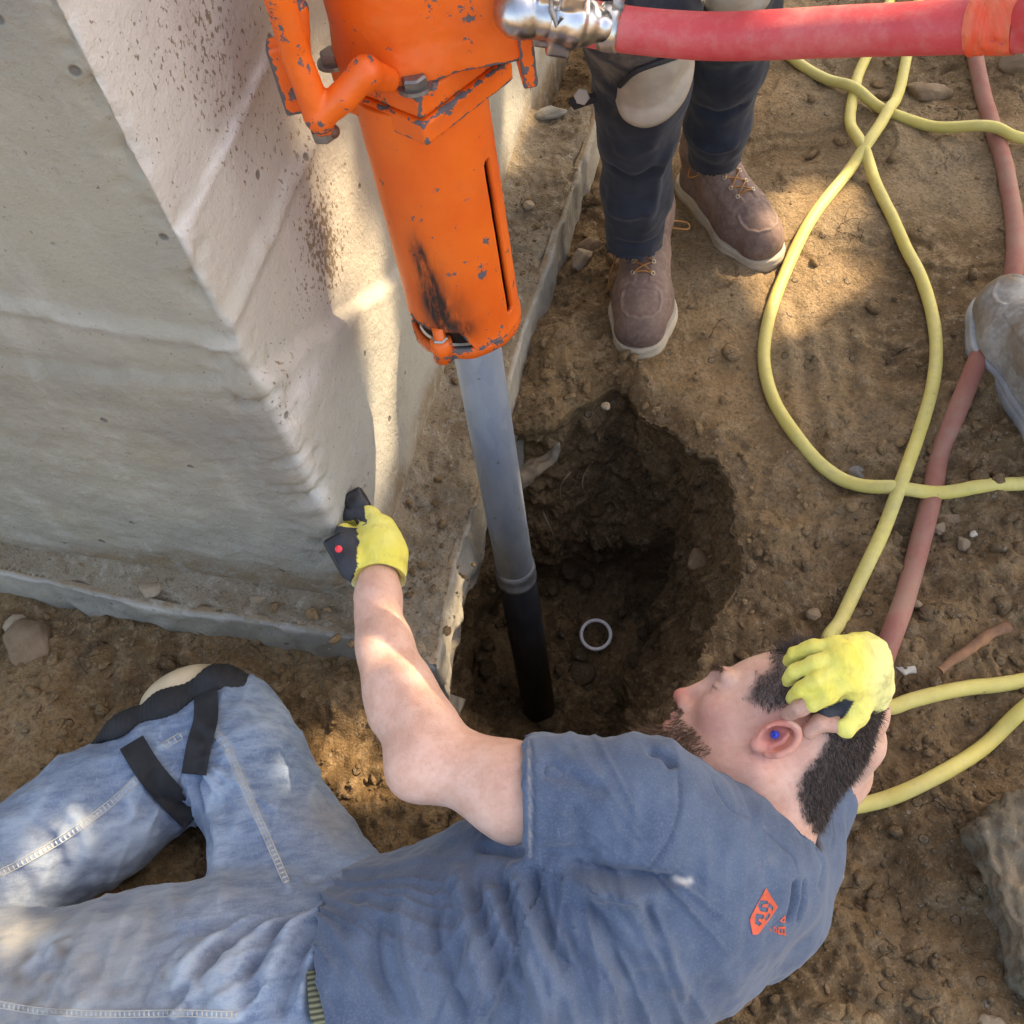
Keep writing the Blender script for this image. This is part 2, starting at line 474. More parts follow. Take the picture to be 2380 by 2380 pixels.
# worn arris: round and chip the corner
ar = np.exp(-(np.abs(U) / .010))
chip = np.maximum(fbm(Pw, .03, 3, .6, 12), 0) * .017 * np.exp(-(np.abs(U) / .028) ** 2)
off = off - ar * (.0025 + .002 * vnoise(Pw, .02, 44)) - chip * (1 - sstep(.5, .8, ZZ) * .4)
nn = nrm.copy()
k_ = np.exp(-(np.abs(u) / .006))[:, None]
bis = np.array([nrm[ic - 8] + nrm[ic + 8]])[0]; bis /= np.linalg.norm(bis)
nn = nn * (1 - k_) + bis * k_; nn /= np.linalg.norm(nn, axis=1, keepdims=True)
WX = PX + nn[:, 0][:, None] * off; WY = PY + nn[:, 1][:, None] * off
# plastered slab edge is slightly battered so the head of the wall steps back
Vw = np.stack([WX, WY, ZZ], -1).reshape(-1, 3)
Fw_ = grid_faces(len(u), len(zz))

def px_on_wall(px, py):
    """first hit of a picture ray with the wall path prism"""
    d = ray(px, py); best = None
    for k in range(0, len(path) - 1):
        a, b = path[k], path[k + 1]; e = b - a
        den_ = d[0] * e[1] - d[1] * e[0]
        if abs(den_) < 1e-12: continue
        w = a - EYE[:2]
        t = (w[0] * e[1] - w[1] * e[0]) / den_; s_ = (w[0] * d[1] - w[1] * d[0]) / den_
        if t > 0 and -.01 <= s_ <= 1.01 and (best is None or t < best): best = t
    return EYE + d * (best if best else 1.3)

splat = np.zeros(U.shape); white = np.zeros(U.shape)
for px, py, r, s_ in [(470, 60, .09, .62), (500, 150, .09, .60), (560, 260, .09, .42), (640, 330, .08, .42), (700, 400, .05, .6), (720, 520, .055, 1.2),
                      (740, 590, .06, 1.2), (700, 650, .05, .6), (620, 870, .05, .5), (420, 80, .1, .5)]:
    c_ = px_on_wall(px, py); dd = np.sqrt(((Pw - c_) ** 2).sum(-1)); splat = np.maximum(splat, s_ * np.exp(-(dd / r) ** 2) * side)
splat *= .85; splat += .01
for px, py, r, s_ in [(170, 60, .12, .75), (250, 250, .11, .7), (330, 400, .09, .6), (300, 120, .12, .6), (400, 350, .12, .4), (420, 560, .025, .9), (660, 900, .03, .8), (640, 960, .03, .8), (690, 870, .02, .7)]:
    c_ = px_on_wall(px, py); dd = np.sqrt(((Pw - c_) ** 2).sum(-1)); white = np.maximum(white, s_ * np.exp(-(dd / r) ** 2) * side)
white = np.maximum(white, np.exp(-((ZZ - j1 - .001 - .003 * vnoise(Pw, .02, 5)) / .0042) ** 2) * .8 * side * sstep(-.6, .1, vnoise(Pw, .025, 6)))
white = np.maximum(white, .45 * np.exp(-((ZZ - j2 + .006) / .006) ** 2) * sstep(-.1, .3, vnoise(Pw, .03)))
white = np.maximum(white, np.exp(-((U - .010) / .009) ** 2) * (.15 + .25 * (ZZ < ZJ3)) * sstep(-.3, .1, vnoise(Pw, .02, 3)))
joint = np.exp(-((ZZ - j2 + .01) / .006) ** 2) * .5 + np.exp(-((ZZ - j3) / .02) ** 2) * .35 * (~side)
dirtm = np.clip((1 - sstep(.10, .2, ZZ + .04 * vnoise(Pw, .06))) + .25 * roughl * (~side), 0, 1)
wall = mesh_np('concrete_wall', Vw, Fw_[:, ::-1], CONC, attrs={'splat': splat.ravel(), 'white': white.ravel(), 'joint': joint.ravel(), 'dirt': dirtm.ravel(), 'lit_side': (side * (.55 + .45 * sstep(.2, .7, ZZ))).ravel()})
tag(wall, 'tall grey concrete foundation wall with cold joints and earth spatter', 'wall')
# back and top so the wall is a solid body
b = []
for p in [(-2.6, 1.52), (.60, 2.85)]: b.append(p)
me = bpy.data.meshes.new('wall_core')
tl = [tuple(path[0]) + (2.58,), tuple(path[ic]) + (2.58,), tuple(path[-1]) + (2.58,), tuple(path[0] + path[-1] - path[ic]) + (2.58,)]
bl = [(x, y, -.15) for x, y, z in tl]
me.from_pydata(tl + bl, [], [(0, 1, 2, 3), (7, 6, 2, 3), (4, 7, 3, 0)])
link('wall_back', me, CONC, wall)

# ---- footing: slab under the wall, broken off where the pit undermines it
FE = [(-2.6, 1.60), (-.829, .899), (-.545, .774), (-.268, .672), (-.150, .600), (-.128, .665), (-.099, .766), (-.045, .872), (.008, 1.02), (.058, 1.148), (.172, 1.397), (.272, 1.616), (.70, 2.6)]
fp = np.vstack([poly_path([FE[0], FE[1]], 10)[:-1], poly_path(FE[1:12], 620), [FE[12]]])
fu = np.concatenate([[0], np.cumsum(np.linalg.norm(np.diff(fp, axis=0), axis=1))])
kc = int(np.argmin(np.hypot(fp[:, 0] + .15, fp[:, 1] - .60)))
fu -= fu[kc]
# smooth the polyline a little except near its corner
nl_ = 26
tgf = np.gradient(fp, axis=0); tgf /= np.linalg.norm(tgf, axis=1, keepdims=True)
nf = np.stack([tgf[:, 1], -tgf[:, 0]], 1)
Vt = []
pitd = pit_d(fp[:, 0], fp[:, 1])
TOPZ = .10
P_ = P3(fp[:, 0], fp[:, 1])
edge = .0025 * fbm(P_, .06, 3) - .006 * np.maximum(vnoise(P_, .03, 8), 0)
thick = np.where(fu > 0, .24 + .05 * fbm(P_, .10, 3, .6, 3), .24)
# stretch where the toe has been broken away
brk = sstep(-.005, .02, fu) * sstep(.52, .46, fu)
thick = thick - brk * .03
prof = np.linspace(0, 1, nl_)
rings = []
for k in range(6, 9):     # top face going inward
    w = (8 - k) / 8 * .05
    x = fp[:, 0] - nf[:, 0] * w + nf[:, 0] * edge * (1 if k == 8 else .3); y = fp[:, 1] - nf[:, 1] * w + nf[:, 1] * edge * (1 if k == 8 else .3)
    zt = TOPZ + .005 * fbm(P3(x, y), .08, 3) + (.03 * np.exp(-(w - .18) ** 2 / .004))
    rings.append(np.stack([x, y, zt - (.004 if k == 8 else 0)], 1))
for q in prof[1:]:
    z = TOPZ - q * thick - .008
    o = edge + .004 * fbm(np.stack([fp[:, 0], fp[:, 1], z], 1), .04, 3) - brk * (.035 * sstep(.45, 1, q) + .02 * np.maximum(vnoise(np.stack([fp[:, 0], fp[:, 1], z], 1), .05, 21), 0))
    rings.append(np.stack([fp[:, 0] + nf[:, 0] * o, fp[:, 1] + nf[:, 1] * o, z], 1))
for w in (.02, .04):
    x = fp[:, 0] - nf[:, 0] * w; y = fp[:, 1] - nf[:, 1] * w
    rings.append(np.stack([x, y, TOPZ - thick + .01 * vnoise(P3(x, y), .04)], 1))
Vt = np.array(rings).transpose(1, 0, 2)
nR = Vt.shape[1]
Vtf = Vt.reshape(-1, 3)
# finer top
Ft = grid_faces(len(fp), nR)
ri = np.tile(np.arange(nR), len(fp)); uu = np.repeat(fu, nR)
dirt_f = np.where(ri < 2, 1.0, .12) + np.where((uu > .0) & (ri >= 2), .1, 0)
foot = mesh_np('wall_footing', Vtf, Ft[:, ::-1], CONC, attrs={'splat': np.full(len(Vtf), .15), 'white': np.where(ri == 2, .35, 0.0) * (vnoise(Vtf, .03) > -.3),
               'joint': np.zeros(len(Vtf)), 'dirt': np.clip(dirt_f, 0, 1)})
tag(foot, 'low concrete footing ledge along the wall, its edge broken off beside the hole', 'footing')

# ---- loose soil lying on the footing ledge (dense relief sheet)
def ledge_poly():
    q = poly_path(FE[1:12], 400); return np.vstack([q, [(.60, 2.3), (-.4, 2.4), (-1.3, 1.3)]])
def on_ledge():
    poly = ledge_poly()
    xs = np.arange(-.95, .34, .0042); ys = np.arange(.56, 1.75, .0042)
    X, Y = [q.ravel() for q in np.meshgrid(xs, ys, indexing='ij')]
    d = poly_dist(X, Y, FEP)
    dw = np.full(len(X), 9.)
    wp = path[::6]
    for a_, b_ in zip(wp[:-1], wp[1:]):
        e = b_ - a_; t = np.clip(((X - a_[0]) * e[0] + (Y - a_[1]) * e[1]) / (e @ e), 0, 1); dw = np.minimum(dw, np.hypot(X - a_[0] - t * e[0], Y - a_[1] - t * e[1]))
    P = P3(X, Y)
    z = TOPZ + .003 + .010 * (fbm(P, .07, 4, .6) * .6 + .3) + .004 * np.abs(vnoise(P, .014, 5)) + .0015 * vnoise(P, .008)
    z = z + .022 * np.exp(-(dw / .03) ** 2)
    e = d + .012 * fbm(P, .05, 3, .6, 60)
    z = z - .014 * (1 - sstep(.002, .016, e))
    F = grid_faces(len(xs), len(ys)); F = F[(d > .004)[F].all(1)]
    us = np.zeros(len(X), bool); us[F.ravel()] = True; mp = np.cumsum(us) - 1
    return mesh_np('loose_soil', np.stack([X, Y, z], 1)[us], mp[F], DUSTY)
def inpoly(x, y, poly):
    c = np.zeros(len(x), bool); j = len(poly) - 1
    for i in range(len(poly)):
        xi, yi = poly[i]; xj, yj = poly[j]
        m = ((yi > y) != (yj > y)) & (x < (xj - xi) * (y - yi) / (yj - yi + 1e-12) + xi)
        c ^= m; j = i
    return c
def poly_dist(x, y, poly):
    best = np.full(len(x), 9.); n = len(poly)
    for i in range(n):
        a, b = np.asarray(poly[i]), np.asarray(poly[(i + 1) % n]); e = b - a
        t = np.clip(((x - a[0]) * e[0] + (y - a[1]) * e[1]) / (e @ e), 0, 1)
        best = np.minimum(best, np.hypot(x - a[0] - t * e[0], y - a[1] - t * e[1]))
    return np.where(inpoly(x, y, poly), best, -best)
FEP = [np.array(p) for p in FE[1:12]] + [np.array(p) for p in [(.60, 2.3), (-.4, 2.4), (-1.3, 1.3)]]
tag(on_ledge(), kind='stuff')

def stone_mesh(seed, sub=3, rough=.25, flat=.7):
    bm = bmesh.new(); bmesh.ops.create_icosphere(bm, subdivisions=sub, radius=1)
    V = np.array([v.co[:] for v in bm.verts])
    n = V + seed * 7.13
    r = 1 + rough * fbm(n, 1.3, 3, .55) + .5 * rough * np.abs(vnoise(n, .5))
    V = V * r[:, None]
    r2 = np.random.default_rng(seed)
    for _ in range(7):          # knock flats into it
        d = r2.normal(size=3); d /= np.linalg.norm(d); h_ = .55 + .3 * r2.random()
        e = V @ d - h_; V = V - np.outer(np.maximum(e, 0) * .85, d)
    V[:, 2] *= flat
    F = np.array([[v.index for v in f.verts] for f in bm.faces]); bm.free()
    return V, F

# ---- crumbs and clods of loose soil: countless -> one 'stuff' object
def scatter_clods():
    base = [stone_mesh(s, 2, .45, .8) for s in range(9)]
    VV, FF, n0 = [], [], 0
    r = np.random.default_rng(3)
    pts = []
    tries = 0
    while len(pts) < 6500:
        x = r.uniform(-1.1, 1.45); y = r.uniform(-.05, 2.5)
        p = rough_at(np.array(x), np.array(y)) ** 1.6
        d_ = pit_d(np.array([x]), np.array([y]))[0]
        if d_ < .012: continue
        if r.random() > p * .8 + .035: continue
        pts.append((x, y, 0))
    for _ in range(330):
        # along the pit lip and on the ledge
        th = r.uniform(0, 2 * np.pi); rr = rim_r(PC[0] + np.cos(th), PC[1] + np.sin(th)) + abs(r.normal(0, .03)) + .01
        pts.append((PC[0] + rr * np.cos(th), PC[1] + rr * np.sin(th), 0))
    fpp = poly_path(FE[1:12], 800)
    for _ in range(900):
        k = r.integers(5, 795); t_ = fpp[k + 1] - fpp[k]; t_ /= np.linalg.norm(t_); w = r.uniform(.02, .17)
        pts.append((fpp[k, 0] - t_[1] * w, fpp[k, 1] + t_[0] * w, 1))
    for _ in range(500):
        th = r.uniform(0, 2 * np.pi); q = np.sqrt(r.random()) * .95
        rb = np.interp(th, TH, RB) * q
        pts.append((PC[0] + rb * np.cos(th), PC[1] + rb * np.sin(th), 2))
    X = np.array([p[0] for p in pts]); Y = np.array([p[1] for p in pts]); H = hgt(X, Y)
    for i_, (x, y, k) in enumerate(pts):
        s_ = .0014 + .0026 * r.pareto(2.4); s_ = min(s_, .014)
        if k == 1: s_ = min(s_ * .8, .009)
        if k == 2: s_ = min(s_ * 1.6, .025)
        if k == 0:
            c_ = r.random() < .02
            if c_: s_ *= 1.6
        z = H[i_] if k == 0 else (TOPZ + .006 if k == 1 else FLOORZ - .005)
        V, F = base[r.integers(9)]
        a = r.uniform(0, 6.28); R = np.array([[np.cos(a), -np.sin(a), 0], [np.sin(a), np.cos(a), 0], [0, 0, 1]])
        v = (V * s_ * r.uniform(.55, 1.45, 3)) @ R.T + [x, y, z + s_ * .25]
        VV.append(v); FF.append(F + n0); n0 += len(v)
    V = np.concatenate(VV); F = np.concatenate(FF)
    o = mesh_np('soil_clods', V, F, DIRT_CLOD, smooth=False, attrs={'soil_dark': np.where(V[:, 2] < -.3, .8, .1 + .5 * ((V[:, 0] > .35) & (V[:, 1] < .75))), 'dry': .2 * np.ones(len(V))})
    tag(o, kind='stuff')
scatter_clods()
# ---- shade tree standing up-sun of the trench: its crown throws the dappled shade
def build_tree():
    root = empty('tree', (5.9, 5.2, 0), 'broad leafy shade tree beyond the top right of the work area', 'tree')
    pts = smooth_path([(5.9, 5.2, -.3), (5.8, 5.1, 1.4), (5.3, 4.8, 3.0), (4.3, 4.3, 4.2)], 30)
    rad = np.linspace(.26, .09, 30)
    bm = []
    def tube(pts, rad, n=14):
        T = np.gradient(pts, axis=0); T /= np.linalg.norm(T, axis=1, keepdims=True)
        A = np.cross(T, [0.3, .2, 1]); A /= np.linalg.norm(A, axis=1, keepdims=True); B = np.cross(T, A)
        th = np.linspace(0, 2 * np.pi, n, endpoint=False)
        V = pts[:, None] + rad[:, None, None] * (np.cos(th)[None, :, None] * A[:, None] + np.sin(th)[None, :, None] * B[:, None])
        return V.reshape(-1, 3), np.concatenate([grid_faces(len(pts), n), np.array([[i * n + n - 1, (i + 1) * n + n - 1, (i + 1) * n, i * n] for i in range(len(pts) - 1)])])
    V, F = tube(pts, rad); VV = [V]; FF = [F]; n0 = len(V)
    r = np.random.default_rng(8)
    cen = np.array([.15, 1.0, .1]) + SUN * 5.6
    for _ in range(11):
        k = r.integers(14, 30); e = cen + r.normal(0, .9, 3) * [1, 1, .5]
        p = smooth_path([pts[k], (pts[k] + e) / 2 + [0, 0, .25], e], 14)
        V, F = tube(p, np.linspace(.05, .012, 14), 7); VV.append(V); FF.append(F + n0); n0 += len(V)
    t = NT('bark'); n = t.noise(18, 6, .7, vec=t.scalev(1, 1, .2))
    bark = t.done(t.mix(n, (.05, .035, .025), (.16, .12, .09)), .95, n, .8, .02)
    mesh_np('trunk', np.concatenate(VV), np.concatenate(FF), bark, root)
    # gaps cut in the leaves along sun rays so chosen spots are lit
    tg_ = []
    def G(px, py, z, r_): tg_.append((at(px, py, z), r_))
    def W(px, py, r_): tg_.append((px_on_wall(px, py), r_))
    for q in smooth_path([(735, 340, .034), (760, 480, .036), (795, 600, .038), (825, 720, .042), (850, 840, .045), (862, 960, .045), (858, 1060, .042), (838, 1150, .034)], 46): W(q[0], q[1], q[2])
    for px, py in [(1165, 260), (1185, 330), (1215, 210), (1240, 150)]: W(px, py, .035)
    for px, py, z, r_ in [(1870, 490, 0, .068), (1840, 560, 0, .075), (1940, 500, 0, .050), (1830, 650, 0, .062), (1850, 740, 0, .03), (1770, 570, .03, .03), (1350, 120, 0, .05), (2160, 10, 0, .05), (2250, 20, 0, .04), (1980, 640, 0, .03),
                          (1105, 1310, .03, .032), (1090, 1370, .02, .034), (1080, 1440, .02, .032), (1070, 1520, .02, .032),
                          (700, 1800, .13, .024), (725, 1850, .13, .028), (755, 1905, .13, .026), (830, 1760, 0, .04), (850, 1840, 0, .03),
                          (120, 1965, .15, .012), (165, 2000, .15, .006), (30, 2090, .15, .022), (5, 2185, .22, .022), (60, 2200, .22, .008), (2250, 900, 0, .02), (1740, 610, 0, .02)]: G(px, py, z, r_)
    C = np.array([q[0] for q in tg_]); Rr = np.array([q[1] for q in tg_])
    N = 30000
    # leaf positions fill a flattened, lumpy crown
    P = r.normal(size=(N, 3)); P /= np.linalg.norm(P, axis=1, keepdims=True); P *= (r.random((N, 1)) ** (1 / 2.4))
    ax1 = np.cross(SUN, [0, 0, 1]); ax1 /= np.linalg.norm(ax1); ax2 = np.cross(SUN, ax1)
    P = cen + P[:, :1] * ax1 * 2.35 + P[:, 1:2] * ax2 * 2.35 + P[:, 2:3] * SUN * .9
    D = P[:, None] - C[None]
    tt = D @ SUN; perp = np.linalg.norm(D - tt[..., None] * SUN, axis=2)
    keep = ~(perp < Rr[None] + .035).any(1)
    P = P[keep]; N = len(P)
    a = r.normal(size=(N, 3)); a /= np.linalg.norm(a, axis=1, keepdims=True)
    nrm_ = SUN * .9 + r.normal(0, .45, (N, 3)); nrm_ /= np.linalg.norm(nrm_, axis=1, keepdims=True)
    a = a - (a * nrm_).sum(1, keepdims=True) * nrm_; a /= np.linalg.norm(a, axis=1, keepdims=True); b = np.cross(nrm_, a)
    s_ = r.uniform(.045, .085, (N, 1))
    V = np.stack([P - a * s_, P - b * s_ * .55 + nrm_ * s_ * .08, P + a * s_, P + b * s_ * .55 + nrm_ * s_ * .08], 1).reshape(-1, 3)
    F = np.arange(4 * N).reshape(-1, 4)
    t = NT('leaf'); n = t.noise(2, 3)
    leaf = t.done(t.mix(n, (.045, .09, .02), (.09, .14, .035)), .6)
    mesh_np('crown', V, F, leaf, root, smooth=False)
build_tree()
# ================================================================== SDF MODELLER
class Sdf:
    def __init__(s, lo, hi, h):
        s.lo = np.array(lo, float); s.h = h
        s.n = np.ceil((np.array(hi) - s.lo) / h).astype(int) + 1
        s.d = np.full(tuple(s.n), 0.5, np.float32)
    def blk(s, bl, bh, mg):
        a = np.clip(np.floor((np.array(bl) - mg - s.lo) / s.h).astype(int), 0, s.n)
        b = np.clip(np.ceil((np.array(bh) + mg - s.lo) / s.h).astype(int) + 1, 0, s.n)
        if (b <= a).any(): return None, None
        ax = [(s.lo[k] + s.h * np.arange(a[k], b[k])).astype(np.float32) for k in range(3)]
        return tuple(slice(a[k], b[k]) for k in range(3)), (ax[0][:, None, None], ax[1][None, :, None], ax[2][None, None, :])
    def comb(s, sl, e, k, sub):
        d = s.d[sl]
        if sub:
            e = -e
            if k > 0:
                h = np.clip(.5 - .5 * (d - e) / k, 0, 1); s.d[sl] = d * (1 - h) + e * h + k * h * (1 - h)
            else: s.d[sl] = np.maximum(d, e)
        else:
            if k > 0:
                h = np.clip(.5 + .5 * (e - d) / k, 0, 1); s.d[sl] = d * (1 - h) * 1 + 0 if False else (d * (1 - (1 - h)) if False else (d + (e - d) * (1 - h)) - k * h * (1 - h))
            else: s.d[sl] = np.minimum(d, e)
    def cap(s, a, b, ra, rb=None, k=0.0, fd=None, fl=1.0, sub=False):
        rb = ra if rb is None else rb
        a = np.asarray(a, float); b = np.asarray(b, float); R = max(ra, rb)
        R2 = R * max(1.0, fl)
        sl, G = s.blk(np.minimum(a, b) - R2, np.maximum(a, b) + R2, max(k, 3 * s.h) + .004)
        if sl is None: return s
        ab = b - a; L2 = max(ab @ ab, 1e-12)
        w = [G[i] - a[i] for i in range(3)]
        t = np.clip((w[0] * ab[0] + w[1] * ab[1] + w[2] * ab[2]) / L2, 0, 1)
        q = [w[i] - t * ab[i] for i in range(3)]
        if fd is not None:
            fd = np.asarray(fd, float); fd = fd / np.linalg.norm(fd)
            c = (q[0] * fd[0] + q[1] * fd[1] + q[2] * fd[2]) * (1 / fl - 1)
            q = [q[i] + fd[i] * c for i in range(3)]
        e = (np.sqrt(q[0] ** 2 + q[1] ** 2 + q[2] ** 2) - (ra + (rb - ra) * t)) * min(fl, 1.0)
        s.comb(sl, e.astype(np.float32), k, sub); return s
    def chain(s, pts, rads, k=0.0, fd=None, fl=1.0, sub=False):
        for i in range(len(pts) - 1):
            s.cap(pts[i], pts[i + 1], rads[i], rads[i + 1], k, fd, fl, sub)
        return s
    def ell(s, c, M, r, k=0.0, sub=False):
        """ellipsoid: centre, rows of M = local axes, radii"""
        c = np.asarray(c, float); M = np.asarray(M, float); r = np.asarray(r, float); R = r.max()
        sl, G = s.blk(c - R, c + R, max(k, 3 * s.h) + .004)
        if sl is None: return s
        w = [G[i] - c[i] for i in range(3)]
        l = [(w[0] * M[j, 0] + w[1] * M[j, 1] + w[2] * M[j, 2]) for j in range(3)]
        k0 = np.sqrt(sum((l[j] / r[j]) ** 2 for j in range(3)))
        k1 = np.sqrt(sum((l[j] / r[j] ** 2) ** 2 for j in range(3)))
        e = k0 * (k0 - 1) / np.maximum(k1, 1e-6)
        s.comb(sl, e.astype(np.float32), k, sub); return s
    def box(s, c, M, r, rnd=.003, k=0.0, sub=False):
        c = np.asarray(c, float); M = np.asarray(M, float); r = np.asarray(r, float); R = np.linalg.norm(r)
        sl, G = s.blk(c - R, c + R, max(k, 3 * s.h) + .004)
        w = [G[i] - c[i] for i in range(3)]
        q = [np.abs(w[0] * M[j, 0] + w[1] * M[j, 1] + w[2] * M[j, 2]) - (r[j] - rnd) for j in range(3)]
        e = np.sqrt(sum(np.maximum(x, 0) ** 2 for x in q)) + np.minimum(np.maximum(np.maximum(q[0], q[1]), q[2]), 0) - rnd
        s.comb(sl, e.astype(np.float32), k, sub); return s
    def plane(s, p, n, k=0.0):
        """cut away the side the normal points to"""
        ax = [(s.lo[i] + s.h * np.arange(s.n[i])).astype(np.float32) for i in range(3)]
        n = np.asarray(n, float); n = n / np.linalg.norm(n)
        e = (ax[0][:, None, None] - p[0]) * n[0] + (ax[1][None, :, None] - p[1]) * n[1] + (ax[2][None, None, :] - p[2]) * n[2]
        s.d = np.maximum(s.d, e.astype(np.float32)); return s
    def mesh(s, smooth=1):
        bg = 3 * s.h
        d = np.pad(np.clip(s.d, -bg, bg), 1, constant_values=bg)
        g = openvdb.FloatGrid(bg); g.copyFromArray(np.ascontiguousarray(d))
        P, Q = g.convertToQuads()
        V = (np.asarray(P, float) - 1) * s.h + s.lo; F = np.asarray(Q, np.int64)
        # orientation: outward
        N = normals_of(V, F)
        k = int(np.argmax(V[:, 2]))
        if N[k, 2] < 0: F = F[:, ::-1]
        if smooth: V = laplace(V, F, smooth, .5)
        return V, F

def bvh(V, F):
    return BVHTree.FromPolygons([tuple(v) for v in V.tolist()], [tuple(f) for f in F.tolist()])

def hit(tree, px, py):
    d = ray(px, py); h_ = tree.ray_cast(Vector(EYE), Vector(d))
    return None if h_[0] is None else np.array(h_[0])

def stroke_pts(tree, pxs, n=None):
    pts = np.array(pxs, float); L = np.linalg.norm(np.diff(pts, axis=0), axis=1).sum()
    pp = smooth_path(pts, n or max(6, int(L / 14))) if len(pts) > 2 else poly_path(pts, n or max(6, int(L / 14)))
    out = [hit(tree, *p) for p in pp]
    return [o for o in out if o is not None]

def press(V, N, tree, strokes):
    """strokes: (pixel polyline, half width m, amplitude m (+ out, - in)); relief along the normal"""
    disp = np.zeros(len(V))
    for pxs, w, a in strokes:
        pts = stroke_pts(tree, pxs)
        if len(pts) < 2: continue
        pts = np.array(pts)
        # drop jumps
        lo, hi = pts.min(0) - 3 * w, pts.max(0) + 3 * w
        idx = np.where(((V > lo) & (V < hi)).all(1))[0]
        if len(idx) == 0: continue
        Q = V[idx]; best = np.full(len(idx), 9.0); tb = np.zeros(len(idx))
        n = len(pts) - 1
        for i in range(n):
            a0, b0 = pts[i], pts[i + 1]; e = b0 - a0
            if np.linalg.norm(e) > .06: continue
            t = np.clip(((Q - a0) @ e) / max(e @ e, 1e-12), 0, 1)
            dd = np.linalg.norm(Q - a0 - t[:, None] * e, axis=1)
            m = dd < best; best[m] = dd[m]; tb[m] = (i + t[m]) / n
        fade = sstep(0, .18, tb) * sstep(1, .82, tb) if abs(a) > 0 else 1
        disp[idx] += a * np.exp(-(best / w) ** 2) * fade
    return disp

def mask_strokes(V, tree, strokes):
    m = np.zeros(len(V))
    for pxs, w, a in strokes:
        pts = np.array(stroke_pts(tree, pxs))
        if len(pts) < 2: continue
        lo, hi = pts.min(0) - 3 * w, pts.max(0) + 3 * w
        idx = np.where(((V > lo) & (V < hi)).all(1))[0]
        Q = V[idx]; best = np.full(len(idx), 9.0)
        for i in range(len(pts) - 1):
            a0, b0 = pts[i], pts[i + 1]; e = b0 - a0
            if np.linalg.norm(e) > .06: continue
            t = np.clip(((Q - a0) @ e) / max(e @ e, 1e-12), 0, 1)
            best = np.minimum(best, np.linalg.norm(Q - a0 - t[:, None] * e, axis=1))
        m[idx] = np.maximum(m[idx], a * np.exp(-(best / w) ** 2))
    return m

def mask_spots(V, tree, spots):
    m = np.zeros(len(V))
    for px, py, r, a in spots:
        p = hit(tree, px, py)
        if p is not None: m = np.maximum(m, a * np.exp(-((V - p) ** 2).sum(1) / r ** 2))
    return m

def tube(pts, rad, n=16, cap=True):
    pts = np.asarray(pts, float); m = len(pts)
    rad = np.broadcast_to(np.asarray(rad, float), (m,)) if np.ndim(rad) < 2 else rad
    T = np.gradient(pts, axis=0); T /= np.linalg.norm(T, axis=1, keepdims=True)
    A = np.zeros_like(T); a = np.cross(T[0], [.31, .2, .93]); a /= np.linalg.norm(a)
    for i in range(m):
        a = a - (a @ T[i]) * T[i]; a /= np.linalg.norm(a); A[i] = a
    B = np.cross(T, A)
    th = np.linspace(0, 2 * np.pi, n, endpoint=False)
    V = (pts[:, None] + rad[:, None, None] * (np.cos(th)[None, :, None] * A[:, None] + np.sin(th)[None, :, None] * B[:, None])).reshape(-1, 3)
    F = [tuple(f) for f in grid_faces(m, n).tolist()] + [(i * n + n - 1, (i + 1) * n + n - 1, (i + 1) * n, i * n) for i in range(m - 1)]
    if cap: F += [tuple(range(n))[::-1], tuple((m - 1) * n + j for j in range(n))]
    return V, F

def merge(parts):
    V = []; F = []; n = 0
    for v, f in parts:
        V.append(np.asarray(v, float)); F += [tuple(i + n for i in q) for q in (f.tolist() if isinstance(f, np.ndarray) else f)]; n += len(v)
    return np.concatenate(V), F

# ------------------------------------------------------------------ cloth, skin, rubber
def mat_simple(name, col, rough=.6, metal=0., spec=.5, var=.0, bscale=0, bs=.3, bd=.002):
    t = NT(name)
    c = col
    if var: c = t.mix(t.ramp(t.noise(14, 5, .65), .3, .7), tuple(x * (1 - var) for x in col), tuple(min(1, x * (1 + var)) for x in col))
    b = t.noise(bscale, 4, .6) if bscale else None
    return t.done(c, rough, b, bs, bd, metal, spec)

def mat_denim(name, base, pale, dust):
    t = NT(name)
    w1 = t.noise(900, 2, .5, vec=t.scalev(1, .12, 1)); w2 = t.noise(900, 2, .5, vec=t.scalev(.12, 1, 1))
    n = t.noise(46, 6, .75, vec=t.scalev(.5, 1.6, 1)); n2 = t.noise(7, 3, .5)
    c = t.mix(t.ramp(n, .3, .7), base, tuple(.5 * (a + b) for a, b in zip(base, pale)))
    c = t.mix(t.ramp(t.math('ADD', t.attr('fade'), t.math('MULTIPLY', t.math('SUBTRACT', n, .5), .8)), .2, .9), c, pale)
    c = t.mix(t.ramp(w1, .5, .75, 0, .35), c, pale)
    c = t.mix(t.ramp(w2, .5, .75, 0, .25), c, tuple(x * .55 for x in base))
    c = t.mix(t.math('MULTIPLY', t.attr('dust'), t.ramp(t.math('ADD', n2, t.math('MULTIPLY', n, .5)), .5, .95, .4, 1)), c, dust)
    c = t.mix(t.attr('stitch'), c, (.42, .38, .30))
    c = t.mix(t.attr('stain'), c, (.10, .07, .045))
    h = t.math('ADD', t.math('MULTIPLY', w1, .5), t.math('MULTIPLY', w2, .5))
    return t.done(c, .92, h, .35, .0012, spec=.2, **{'Sheen Weight': .15, 'Sheen Roughness': .5})
DENIM = mat_denim('worn_denim', (.10, .155, .26), (.33, .42, .53), (.29, .25, .18))

